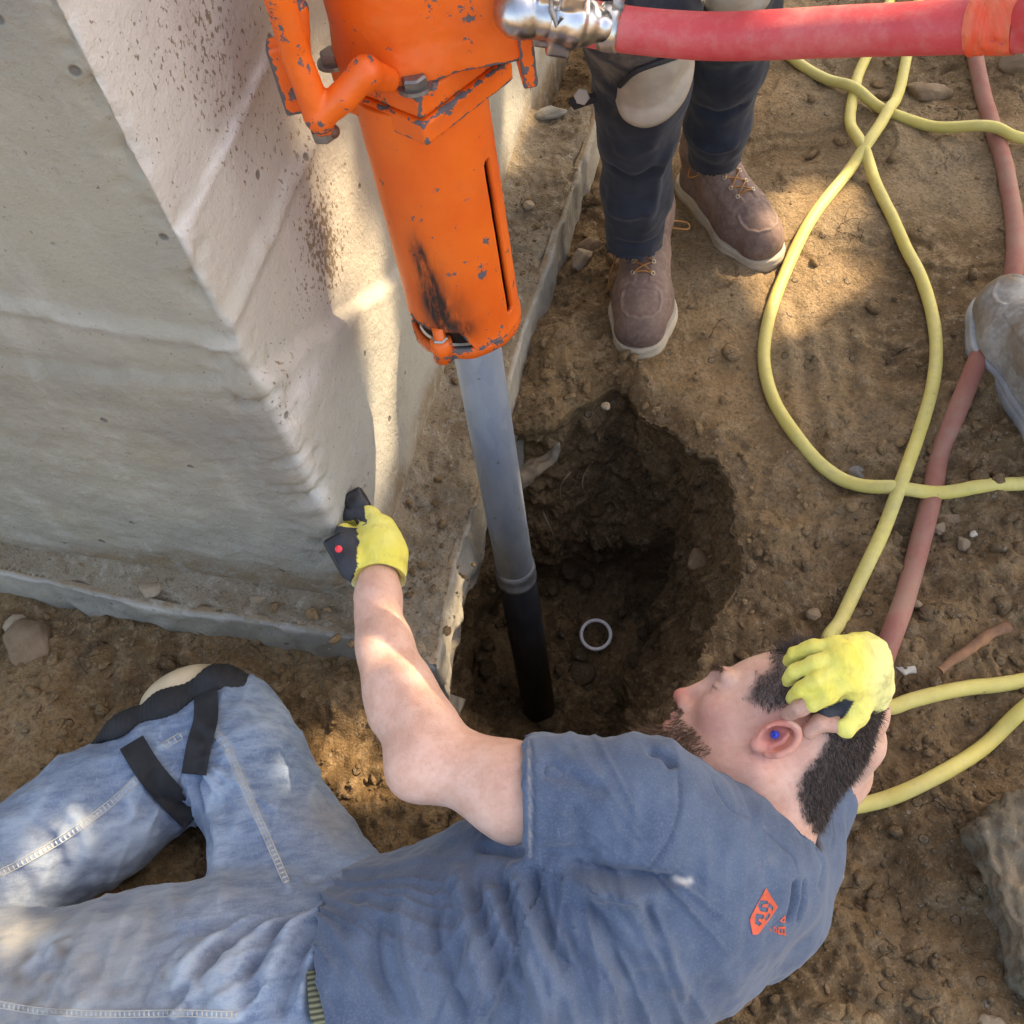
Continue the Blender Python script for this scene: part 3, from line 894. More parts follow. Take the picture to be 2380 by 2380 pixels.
def mat_tee():
    t = NT('blue_cotton')
    n = t.noise(12, 6, .7); n2 = t.noise(420, 3, .6); n3 = t.noise(60, 4, .7)
    c = t.mix(t.ramp(n, .3, .7), (.060, .090, .150), (.092, .130, .200))
    c = t.mix(t.ramp(n2, .45, .8, 0, .4), c, (.19, .24, .33))
    c = t.mix(t.math('MULTIPLY', t.ramp(t.math('ADD', t.attr('dust'), t.math('MULTIPLY', t.math('SUBTRACT', n3, .5), 1.1)), .35, 1.0), .6), c, (.33, .31, .27))
    c = t.mix(t.attr('white'), c, (.6, .58, .54))
    c = t.mix(t.attr('print'), c, (.72, .11, .045))
    c = t.mix(t.attr('seam'), c, (.04, .06, .105))
    return t.done(c, .9, t.math('ADD', n2, t.math('MULTIPLY', n3, .3)), .35, .0012, spec=.2, **{'Sheen Weight': .2})
TEE = mat_tee()

def mat_skin():
    t = NT('skin')
    n = t.noise(38, 6, .68); n2 = t.noise(420, 4, .65); n3 = t.noise(150, 4, .6)
    c = t.mix(t.ramp(n, .3, .7), (.66, .38, .285), (.78, .50, .40))
    c = t.mix(t.ramp(n3, .5, .75, 0, .35), c, (.60, .27, .20))
    c = t.mix(t.math('MULTIPLY', t.attr('red'), t.ramp(n, .2, .8, .5, 1)), c, (.62, .17, .13))
    c = t.mix(t.attr('lip'), c, (.58, .19, .16))
    c = t.mix(t.math('MULTIPLY', t.attr('beard'), t.ramp(n2, .3, .6, .45, 1)), c, (.20, .12, .075))
    c = t.mix(t.math('MULTIPLY', t.attr('scalp'), t.ramp(n2, .25, .6, .8, 1)), c, (.115, .085, .075))
    c = t.mix(t.math('MULTIPLY', t.attr('line'), .8), c, (.22, .08, .06))
    return t.done(c, .48, t.math('ADD', n2, t.math('MULTIPLY', n, .8)), .5, .0014, spec=.4,
                  **{'Subsurface Weight': .25, 'Subsurface Radius': (.012, .005, .003), 'Subsurface Scale': .6})
SKIN = mat_skin()
def mat_glove():
    t = NT('glove_knit')
    n = t.noise(20, 4, .6); k = t.math('ADD', t.noise(420, 2, .5, vec=t.scalev(1, .35, 1)), t.noise(60, 4, .6))
    y = t.mix(t.ramp(n, .3, .75), (.74, .66, .12), (.82, .76, .22))
    y = t.mix(t.attr('pale'), y, (.78, .78, .42))
    y = t.mix(t.ramp(t.noise(34, 5, .72), .52, .72, 0, .55), y, (.42, .34, .12))
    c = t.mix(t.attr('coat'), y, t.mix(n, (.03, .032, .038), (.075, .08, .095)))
    return t.done(c, .8, k, .6, .0014, spec=.25)
GLOVE = mat_glove()
def mat_hair(name, a, b):
    t = NT(name); n = t.noise(60, 3, .6)
    return t.done(t.mix(n, a, b), .55, spec=.35)
HAIR = mat_hair('dark_hair', (.040, .030, .027), (.100, .078, .070))
BEARD = mat_hair('beard_hair', (.085, .05, .03), (.20, .12, .07))
BLACKCLOTH = mat_simple('black_webbing', (.018, .019, .022), .85, var=.4, bscale=500, bs=.4)
BLACKPL = mat_simple('black_plastic', (.015, .015, .016), .35, spec=.5)
# ================================================================== THE MAN LYING BY THE HOLE
A = at
man = empty('person', A(1200, 2200, 0), 'person lying on their side by the hole in blue t-shirt, faded jeans and yellow gloves', 'person')

# ---- head frame
HO = A(1810, 1712, .262)
Lx = -ray(1760, 1660)
def imgdir(dx, dy):
    v = ROT @ np.array([dx, dy, 0.]); v = v - (v @ Lx) * Lx; return v / np.linalg.norm(v)
Fx = imgdir(-.797, -.604)
Ux = np.cross(Lx, Fx); Ux /= np.linalg.norm(Ux)
if Ux @ imgdir(.604, -.797) < 0: Ux = -Ux
HM = np.array([Fx, Ux, Lx])
def hp(f, u_, l): return HO + Fx * f + Ux * u_ + Lx * l

def torso_parts(s, g, k=.05):
    fdp = ROT @ np.array([.25, .97, 0]); fdp -= fdp[2] * np.array([0, 0, 1.]) * 1.0; 
    T = [A(740, 2330, .165), A(1000, 2262, .165), A(1300, 2195, .175), A(1560, 2095, .185)]
    s.chain(T, [.165 + g, .160 + g, .172 + g, .160 + g], k, fdp, .76)
    s.cap(A(1560, 2095, .185), A(1725, 2010, .17), .150 + g, .092 + g, k, fdp, .8)          # upper back
    s.cap(A(1700, 2010, .24), A(1490, 1895, .315), .085 + g, .074 + g, k)                  # left shoulder girdle
    s.cap(A(1610, 2095, .14), A(1740, 2085, .11), .115 + g, .085 + g, k)                     # right shoulder blade
    s.cap(A(1500, 1960, .24), A(1250, 2080, .19), .10 + g, .10 + g, k)
    s.cap(A(1120, 2110, .17), A(960, 2170, .15), .10 + g, .09 + g, k)                     # ribs at the armpit
    return s

def build_body():
    s = Sdf((-.50, .02, -.02), (.52, .90, .50), .0025)
    torso_parts(s, -.032)
    nb = A(1745, 1985, .20)
    s.cap(hp(-.030, -.02, 0), nb, .058, .062, .03)
    s.cap(hp(.01, -.07, 0), nb, .045, .055, .03)
    # arms
    s.chain([A(1490, 1895, .315), A(1200, 1842, .335), A(1010, 1758, .33)], [.060, .0500, .0415], .03)
    s.chain([A(1005, 1762, .33), A(975, 1695, .325), A(932, 1600, .325), A(897, 1500, .32), A(879, 1390, .302), A(880, 1330, .29)], [.0405, .0410, .0360, .0292, .0258, .026], .025)
    s.cap(A(862, 1440, .31), A(905, 1660, .325), .018, .025, .02)
    s.cap(A(955, 1800, .335), A(965, 1795, .335), .022, .022, .04)
    s.chain([A(1750, 2080, .10), A(1830, 1960, .075), A(1952, 1800, .055)], [.060, .050, .038], .03)
    s.chain([A(1952, 1800, .055), A(1985, 1725, .14), A(2000, 1655, .22), A(2008, 1590, .295)], [.038, .036, .031, .026], .02)
    # head
    s.ell(hp(-.006, .034, 0), HM, (.086, .077, .070), .03)
    s.ell(hp(.048, -.022, 0), HM, (.055, .078, .058), .035)
    for sg in (-1, 1):
        s.cap(hp(.0, -.045, sg * .052), hp(.092, -.100, sg * .018), .021, .019, .035)
        s.ell(hp(.066, -.020, sg * .040), HM, (.026, .022, .020), .02)
        s.cap(hp(.087, .018, sg * .038), hp(.097, .016, sg * .008), .0110, .0115, .010)
        s.ell(hp(.1010, .004, sg * .034), HM, (.015, .0105, .017), .008, sub=True)
        s.ell(hp(.0830, .0025, sg * .0325), HM, (.0140, .0120, .0140), .003)
        s.cap(hp(.0965, .0005, sg * .020), hp(.0900, .0005, sg * .046), .0016, .0016, .001, sub=True)
        s.ell(hp(.110, -.039, sg * .0125), HM, (.0095, .0078, .0070), .004)
    s.cap(hp(.108, -.104, 0), hp(.098, -.090, 0), .0205, .02, .02)
    s.ell(hp(.0905, -.064, 0), HM, (.0250, .027, .030), .015)
    s.cap(hp(.098, .006, 0), hp(.1165, -.031, 0), .0082, .0105, .010)
    s.ell(hp(.1195, -.0335, 0), HM, (.0115, .0100, .0110), .005)
    s.cap(hp(.106, -.046, 0), hp(.107, -.054, 0), .008, .006, .008)
    for sg in (-1, 1):
        s.ell(hp(.1150, -.0455, sg * .0085), HM, (.0062, .0055, .0040), .0015, sub=True)
    s.cap(hp(.1120, -.0575, -.015), hp(.1120, -.0575, .015), .0058, .0058, .003)
    s.cap(hp(.1110, -.0700, -.013), hp(.1110, -.0700, .013), .0064, .0064, .003)
    s.cap(hp(.1160, -.0638, -.024), hp(.1160, -.0638, .024), .0030, .0030, .002, sub=True)
    s.plane(A(900, 2290, .17), A(700, 2330, .17) - A(900, 2290, .17))
    # ears
    for sg in (1, -1):
        ea = np.array([-.025, .053]); ea /= np.linalg.norm(ea); eb = np.array([ea[1], -ea[0]])   # long axis (up-back), forward
        def ep(a_, b_, l): return hp(.005 + ea[0] * a_ + eb[0] * b_, -.001 + ea[1] * a_ + eb[1] * b_, sg * l)
        K_ = .86
        s.ell(ep(-.002, -.004, .0735), np.array([Fx * ea[0] + Ux * ea[1], Fx * eb[0] + Ux * eb[1], Lx]), (.025, .0155, .008), .006)
        th = np.linspace(-2.5, 2.3, 18)
        rim = [ep(.0245 * np.cos(t), -.004 + .0160 * np.sin(t), .082 + (.004 if abs(t) < 2 else 0)) for t in th]
        s.chain(rim, [.0037] * len(rim), .003)
        s.ell(ep(-.024, .001, .079), HM, (.009, .0085, .006), .006)
        s.ell(ep(-.002, .003, .0845), np.array([Fx * ea[0] + Ux * ea[1], Fx * eb[0] + Ux * eb[1], Lx]), (.0140, .0085, .009), .003, sub=True)
        s.cap(ep(.014, -.004, .082), ep(.003, -.009, .082), .0028, .0026, .002)
        s.cap(ep(.003, -.009, .082), ep(-.012, -.008, .081), .0026, .0024, .002)
        s.cap(ep(-.003, .012, .079), ep(-.009, .011, .079), .0045, .004, .004)
    V, F = s.mesh(1)
    N = normals_of(V, F)
    Lc = (V - HO) @ HM.T; f, u_, l = Lc[:, 0], Lc[:, 1], Lc[:, 2]
    head = (np.linalg.norm(Lc - [0.02, 0, 0], axis=1) < .19) & ((np.sqrt(((f + .006) / .095) ** 2 + ((u_ - .034) / .085) ** 2 + (l / .079) ** 2) < 1.10) | ((u_ < .02) & (f > -.115)) | (f > .02))
    def bl(c, r, a=1.0):
        return a * np.exp(-(((Lc - np.array(c)) / np.array(r)) ** 2).sum(1)) * head
    red = np.clip(bl((.128, -.035, 0), (.02, .018, .03), 1) + bl((.075, -.035, .05), (.03, .03, .03), .55) + bl((.005, 0, .085), (.03, .04, .022), 1.1) + bl((.0, -.09, .05), (.06, .04, .05), .3), 0, 1)
    lip = np.clip(1.2 * bl((.1155, -.058, 0), (.012, .0060, .021)) + 1.2 * bl((.1145, -.0700, 0), (.012, .0068, .020)), 0, 1)
    line = np.clip(bl((.115, -.0638, 0), (.014, .0020, .024)) + bl((.094, .0005, .033), (.010, .0016, .014), 1.2) + .8 * bl((.115, -.0465, .0085), (.005, .004, .004)), 0, 1)
    # beard: chin, lip and jaw, thinning toward the cheek
    bd = sstep(.025, .10, f) * sstep(-.048, -.062, u_) + sstep(.095, .11, f) * sstep(-.042, -.048, u_) * sstep(.03, .02, np.abs(l))
    nolip = 1 - np.clip(1.6 * bl((.115, -.0645, 0), (.02, .0125, .030)), 0, 1)
    bd = np.clip(bd, 0, 1) * head * nolip
    jaw = sstep(-.01, .08, f) * sstep(-.030, -.075, u_ + .2 * np.maximum(.08 - f, 0)) * head * .35
    sc = scalp(f, u_, l) * head
    N2 = V + 0
    disp = .0006 * fbm(V, .03, 3)
    # neck creases
    V = V + N * disp[:, None]
    o = mesh_np('body', V, F, SKIN, man, attrs={'red': red, 'lip': lip, 'line': line, 'beard': np.maximum(bd * .8, jaw), 'scalp': sc})
    return V, F, N, Lc, sc, bd, head

HPOLY = np.array([(.072, .075), (.058, .058), (.064, .045), (.058, .010), (.026, .016), (.006, .040), (-.020, .040), (-.040, .030), (-.040, -.02), (-.050, -.040), (-.068, -.056), (-.09, -.064), (-.20, -.066), (-.20, .25), (.072, .25)])
def scalp(f, u_, l):
    return sstep(-.004, .012, poly_dist(f, u_, HPOLY) + .003 * vnoise(np.stack([f, u_, l], 1), .006))

BV, BF, BN, BL, BSC, BBD, BHEAD = build_body()
BTREE = bvh(BV, BF)

def strands(name, P, D, L, w, m, parent, seed=1, bend=.3, segs=3):
    r = np.random.default_rng(seed); n = len(P)
    side = np.cross(D, r.normal(size=(n, 3))); side /= np.linalg.norm(side, axis=1, keepdims=True)
    bd_ = r.normal(0, bend, (n, 3))
    rows = []
    for k in range(segs + 1):
        t = k / segs; c = P + D * (L * t)[:, None] + bd_ * (L * t * t)[:, None]
        ww = w * (1 - .85 * t)
        rows += [c - side * ww, c + side * ww]
    V = np.stack(rows, 1).reshape(-1, 3); st = 2 * (segs + 1); b = np.arange(n)[:, None] * st
    F = np.concatenate([b + np.array([[2 * k, 2 * k + 1, 2 * k + 3, 2 * k + 2]]) for k in range(segs)])
    return mesh_np(name, V, F, m, parent, smooth=True)

def build_hair():
    r = np.random.default_rng(4)
    k = np.where((BSC > .15) & BHEAD)[0]
    idx = r.choice(k, 26000, p=BSC[k] / BSC[k].sum())
    idx = idx[(BL[idx, 0] < .03) | (r.random(len(idx)) < .55)]; n_h = len(idx)
    P = BV[idx] + r.normal(0, .0012, (n_h, 3)); N = BN[idx]; Lc = BL[idx]
    top = sstep(.075, .105, Lc[:, 1]); fade = BSC[idx]
    flow = Fx[None] * (-.5 + 1.3 * top[:, None]) + Ux[None] * (-.7 + 1.0 * top[:, None])
    D = N * (.35 + .5 * top[:, None]) + flow * .75 - Lx[None] * (.7 * top * sstep(.02, .07, Lc[:, 0]))[:, None] + r.normal(0, .18, (n_h, 3)); D /= np.linalg.norm(D, axis=1, keepdims=True)
    L = (.0045 + .003 * r.random(n_h)) * (.5 + .7 * fade) + top * sstep(-.06, .0, Lc[:, 0]) * .012 * r.uniform(.6, 1.2, n_h) + sstep(.03, .075, Lc[:, 0]) * top * .012
    strands('hair', P, D, L, .00045, HAIR, man, 2)
    k = np.where((BBD > .25) & BHEAD)[0]
    n = 9000; idx = r.choice(k, n, p=BBD[k] / BBD[k].sum())
    P = BV[idx]; N = BN[idx]; Lc = BL[idx]
    D = N * .45 - Ux[None] * .75 + Fx[None] * .30 + r.normal(0, .22, (n, 3)); D /= np.linalg.norm(D, axis=1, keepdims=True)
    chin = sstep(-.07, -.10, Lc[:, 1]) * sstep(.05, .09, Lc[:, 0])
    strands('beard', P, D, .006 + .013 * chin * r.uniform(.6, 1.1, n), .0006, BEARD, man, 3, .35)
    fa = np.where((BL[:, 0] < 9) & ~BHEAD & (BV[:, 0] < -.10) & (BV[:, 1] > .40) & (BV[:, 2] > .15))[0]
    n = 1100; idx = r.choice(fa, n); dn = A(878, 1370, .30) - A(985, 1700, .325); dn /= np.linalg.norm(dn)
    D = BN[idx] * .35 + dn[None] * .7 + r.normal(0, .25, (n, 3)); D /= np.linalg.norm(D, axis=1, keepdims=True)
    strands('arm_hair', BV[idx], D, .004 + .005 * r.random(n), .00009, mat_hair('fair_arm_hair', (.30, .18, .10), (.45, .30, .19)), man, 7, .3)
    # brows and lashes
    n = 260; t = r.random(n); P = np.array([hp(.1080 - .012 * q * q, .0185 + .003 * q + r.normal(0, .0018), .012 + .034 * q) for q in t])
    D = Lx[None] * .8 + Ux[None] * .3 + Fx * .4 + r.normal(0, .2, (n, 3)); D /= np.linalg.norm(D, axis=1, keepdims=True)
    strands('eyebrow', P, D, np.full(n, .008), .0004, BEARD, man, 5)
build_hair()
# blue earplug in the ear canal
V_, F_ = tube(smooth_path([hp(.006, .000, .068), hp(.006, .0, .078), hp(.0075, -.001, .087), hp(.0085, -.0015, .091)], 10), [.0042] * 7 + [.0048, .0042, .002], 12)
mesh_np('earplug', V_, F_, mat_simple('blue_foam', (.015, .06, .55), .6), man)

# ---- t-shirt
def build_shirt():
    s = Sdf((-.50, -.06, -.02), (.56, .62, .50), .003)
    # sleeves
    s.chain([A(1490, 1895, .318), A(1330, 1868, .332), A(1205, 1862, .333)], [.076, .073, .071], .03)
    nrm_ = ROT @ np.array([-1, 0.0, 0.])
    s.box(A(1214, 1862, .333) + nrm_ * .10, np.array([nrm_, ROT @ np.array([0, 1., 0]), ROT @ np.array([0, 0, 1.])]), (.10, .115, .14), .001, sub=True)
    s.cap(A(1290, 1862, .333), A(1150, 1840, .337), .0655, .0655, 0, sub=True)
    torso_parts(s, 0)
    s.chain([A(1745, 2085, .11), A(1815, 1990, .10)], [.080, .068], .04)
    s.cap(A(1765, 2080, .11), A(1770, 2030, .12), .075, .06, .04)
    # neck hole
    nb = A(1745, 1985, .20); n0 = hp(-.030, -.02, 0); dn = (n0 - nb) / np.linalg.norm(n0 - nb)
    s.cap(nb + dn * .035, n0 + dn * .05, .066, .088, .004, sub=True)
    s.chain([A(1790, 2040, .10), A(1835, 1975, .10), A(1893, 1862, .080)], [.070, .066, .056], .02)
    c2 = A(1893, 1862, .080); d2 = c2 - A(1835, 1975, .10); d2 /= np.linalg.norm(d2)
    s.cap(c2 + d2 * .018, c2 + d2 * .12, .05, .05, 0, sub=True)
    # waist hem
    s.plane(A(782, 2250, .24), A(640, 2300, .24) - A(800, 2258, .24))
    # waist opening
    s.cap(A(560, 2345, .165), A(790, 2325, .165), .150, .148, 0, fd=ROT @ np.array([.25, .97, 0]), fl=.78, sub=True)
    V, F = s.mesh(1)
    N = normals_of(V, F); tr = bvh(V, F)
    st = []
    # seams, hems and folds read off the shirt
    folds = [([(1290, 2010), (1400, 2030), (1500, 2045), (1610, 2050)], .008, -.010), ([(1300, 2030), (1420, 2075), (1520, 2100)], .012, .007),
             ([(1180, 1990), (1215, 2120), (1240, 2260), (1280, 2380)], .010, .008), ([(1215, 2000), (1250, 2100), (1290, 2220), (1330, 2300)], .009, -.008),
             ([(1150, 2010), (1190, 2180), (1215, 2300)], .008, -.008), ([(1340, 2060), (1400, 2160), (1450, 2260), (1500, 2330)], .009, -.008),
             ([(1370, 2050), (1440, 2140), (1500, 2230)], .010, .007), ([(1090, 2000), (1110, 2120), (1150, 2260), (1200, 2380)], .009, -.007),
             ([(1060, 1990), (1080, 2120), (1110, 2240), (1150, 2360)], .010, .007), ([(1000, 2060), (1010, 2180), (1050, 2300), (1090, 2380)], .008, -.007),
             ([(940, 2060), (940, 2180), (970, 2290), (1010, 2380)], .009, .007), ([(880, 2120), (870, 2220), (890, 2300), (930, 2370)], .008, -.007),
             ([(1240, 1780), (1330, 1800), (1420, 1850)], .010, -.004), ([(1330, 1860), (1345, 1930), (1340, 1985)], .008, -.004), ([(1500, 1745), (1545, 1760), (1570, 1790)], .006, -.006),
             ([(1400, 1990), (1300, 1985), (1240, 1990)], .008, -.006), ([(1780, 2000), (1800, 2120), (1790, 2200)], .012, -.003), ([(1860, 2040), (1850, 2110), (1830, 2160)], .005, -.007), ([(1885, 2040), (1870, 2110), (1855, 2160)], .005, -.006),
             ([(1900, 1960), (1915, 2010), (1905, 2080)], .006, -.004), ([(1100, 1960), (1180, 1975), (1230, 1990)], .008, -.006), ([(1560, 2090), (1450, 2075), (1350, 2050)], .01, .005), ([(1600, 2200), (1520, 2230), (1420, 2300)], .014, .004)]
    rr = np.random.default_rng(9)
    for q in range(16):        # finer drag lines fanning over the ribs
        x0 = 1120 + q * 26 + rr.uniform(-8, 8); y0 = 2030 + rr.uniform(-20, 60)
        st_ = [(x0, y0), (x0 + rr.uniform(15, 50), y0 + 110), (x0 + rr.uniform(60, 120), y0 + rr.uniform(190, 270))]
        folds.append((st_, rr.uniform(.0045, .008), rr.choice([-1, 1]) * rr.uniform(.0022, .0045)))
    disp = 1.7 * press(V, N, tr, folds)
    mid = V.mean(0)
    dd = (V - A(1300, 2200, .2))
    ax = A(1560, 2095, .185) - A(740, 2330, .165); ax /= np.linalg.norm(ax)
    cr = np.cross(ax, [0, 0, 1]); cr /= np.linalg.norm(cr)
    C_ = ROT.T @ (V - EYE).T; vx = 1190 + FPX * C_[0] / C_[2]; vy = 1190 + FPX * C_[1] / C_[2]
    # pulled cloth: sharp folds fanning out from under the raised arm, and across the small of the back
    def fan(cx, cy, ka, kr, off):
        a_ = np.arctan2(vy - cy, vx - cx); r_ = np.hypot(vx - cx, vy - cy)
        return 1 - np.abs(vnoise(np.stack([a_ * ka, r_ / kr, 0 * a_ + off], 1), 1.0, off)) * 2.2
    m1 = sstep(1985, 2060, vy) * sstep(1760, 1520, vx) * sstep(900, 1050, vx)
    f1 = np.maximum(fan(1330, 1840, 9.0, 420, 3.3), 0) ** 2.2; f2 = np.maximum(fan(1250, 1800, 19.0, 300, 8.1), 0) ** 2
    m2 = sstep(1150, 950, vx); f3 = np.maximum(fan(640, 2050, 11., 260, 5.7), 0) ** 2
    m3 = sstep(1215, 1260, vx) * sstep(1560, 1480, vx) * sstep(1990, 1960, vy); f4 = np.maximum(fan(1560, 2060, 9., 260, 14.7), 0) ** 2.2
    disp = disp + m1 * (.0100 * f1 + .0050 * f2 - .005) + m2 * (.006 * f3 - .002) + m3 * .003 * (f4 - .4)
    Q = np.stack([dd @ ax * 2.4 + dd @ cr * .9, dd @ cr * .8, dd[:, 2] * 1.2], 1)
    disp = disp + .0045 * fbm(Q, .11, 3, .55, 3) - .0025 * np.abs(vnoise(Q, .05, 9)) + .0012 * fbm(V, .03, 3)
    # hems: a raised double band
    seam_l = [([(1238, 1725), (1240, 1800), (1240, 1880), (1240, 1960), (1238, 2000)], .0018, 1.), ([(1570, 1760), (1578, 1820), (1577, 1880), (1560, 1940), (1530, 1990), (1495, 2040)], .0016, .9),
              ([(1775, 1930), (1810, 1955), (1848, 1985), (1862, 2030)], .0014, .7), ([(1930, 1880), (1940, 1930), (1930, 1980)], .0015, .7), ([(1652, 1803), (1668, 1840), (1695, 1880), (1745, 1905)], .0012, .5)]
    seam = mask_strokes(V, tr, seam_l)
    disp = disp + press(V, N, tr, [(p, w * 1.6, -.0022) for p, w, a in seam_l])
    band = mask_strokes(V, tr, [([(1228, 1720), (1228, 1800), (1228, 1880), (1228, 2000)], .006, 1)])
    disp = disp + .0018 * band
    V2 = V + N * disp[:, None]
    dust = mask_spots(V, tr, [(1330, 1800, .06, .35), (1450, 1850, .05, .3), (1780, 2000, .05, .4), (1800, 2150, .06, .45), (1600, 2160, .08, .35), (1260, 2100, .06, .15), (1700, 1930, .04, .25)])
    dust = np.maximum(dust, mask_strokes(V, tr, [([(1770, 1930), (1790, 2020), (1800, 2090)], .016, .4), ([(1480, 2360), (1540, 2330), (1600, 2290)], .018, .4), ([(1230, 1730), (1232, 1860), (1232, 1990)], .003, .8)]))
    white = np.clip(mask_strokes(V, tr, [([(1575, 2050), (1590, 2051), (1604, 2050)], .0035, 1)]), 0, 1)
    o = mesh_np('shirt', V2, F, TEE, man, attrs={'seam': np.clip(seam, 0, 1) * .8, 'dust': dust, 'white': white, 'print': np.zeros(len(V))})
    return V2, F, bvh(V2, F)
SV, SF, STREE = build_shirt()

# ---- printed emblem and lettering on the shoulder blade (thin ink film on the cloth)
INK = mat_simple('orange_ink', (.60, .105, .055), .85, var=.25, bscale=300)
def decal(name, polys, parent, tree, m, lift=.0009):
    """polys: pixel polygons; meshed finely and laid on the surface"""
    VV, FF, n0 = [], [], 0
    for outer, holes in polys:
        outer = np.array(outer, float)
        lo, hi = outer.min(0), outer.max(0); stp = 1.15
        xs = np.arange(lo[0], hi[0] + stp, stp); ys = np.arange(lo[1], hi[1] + stp, stp)
        X, Y = np.meshgrid(xs, ys, indexing='ij'); x, y = X.ravel(), Y.ravel()
        ins = inpoly(x + .01, y + .013, outer)
        for h_ in holes: ins &= ~inpoly(x + .01, y + .013, np.array(h_, float))
        F = grid_faces(len(xs), len(ys)); F = F[ins[F].all(1)]
        us = np.unique(F); mp = {v: i for i, v in enumerate(us)}
        P = []; ok = True
        for v in us:
            d = ray(x[v], y[v]); h = tree.ray_cast(Vector(EYE), Vector(d))
            P.append(np.array(h[0]) + np.array(h[1]) * lift * (1 if np.dot(h[1], d) < 0 else -1) if h[0] is not None else EYE + d)
        if not len(us): continue
        FF += [tuple(mp[i] + n0 for i in f) for f in F.tolist()]; VV.append(np.array(P)); n0 += len(P)
    return mesh_np(name, np.concatenate(VV), FF, m, parent)
diamond = [(1779, 2062), (1809, 2108), (1762, 2171), (1748, 2172), (1741, 2138), (1744, 2128)]
# the knocked-out strokes inside the emblem
holes = [[(1766, 2092), (1781, 2094), (1783, 2101), (1771, 2101), (1769, 2108), (1783, 2110), (1781, 2119), (1766, 2117), (1761, 2104)],
         [(1786, 2098), (1796, 2109), (1793, 2116), (1788, 2109), (1783, 2108)],
         [(1757, 2123), (1774, 2127), (1771, 2135), (1762, 2133), (1761, 2141), (1768, 2144), (1764, 2151), (1754, 2146)],
         [(1776, 2134), (1785, 2122), (1788, 2127), (1779, 2139)]]
decal('printed_emblem', [(diamond, holes)], man, STREE, INK)
letters = [([(1809, 2140), (1824, 2126), (1825, 2147)], [[(1816, 2139), (1821, 2134), (1821, 2141)]]),
           ([(1785, 2155), (1788, 2154), (1794, 2165), (1791, 2167)], []),
           ([(1797, 2150), (1806, 2156), (1805, 2170), (1796, 2164)], [[(1800, 2156), (1803, 2158), (1802, 2164), (1799, 2162)]]),
           ([(1808, 2153), (1825, 2153), (1826, 2177), (1818, 2172), (1806, 2171)], [[(1811, 2158), (1815, 2158), (1815, 2166), (1811, 2166)], [(1818, 2158), (1822, 2158), (1822, 2167), (1818, 2167)]]),]
decal('printed_lettering', letters, man, STREE, INK)
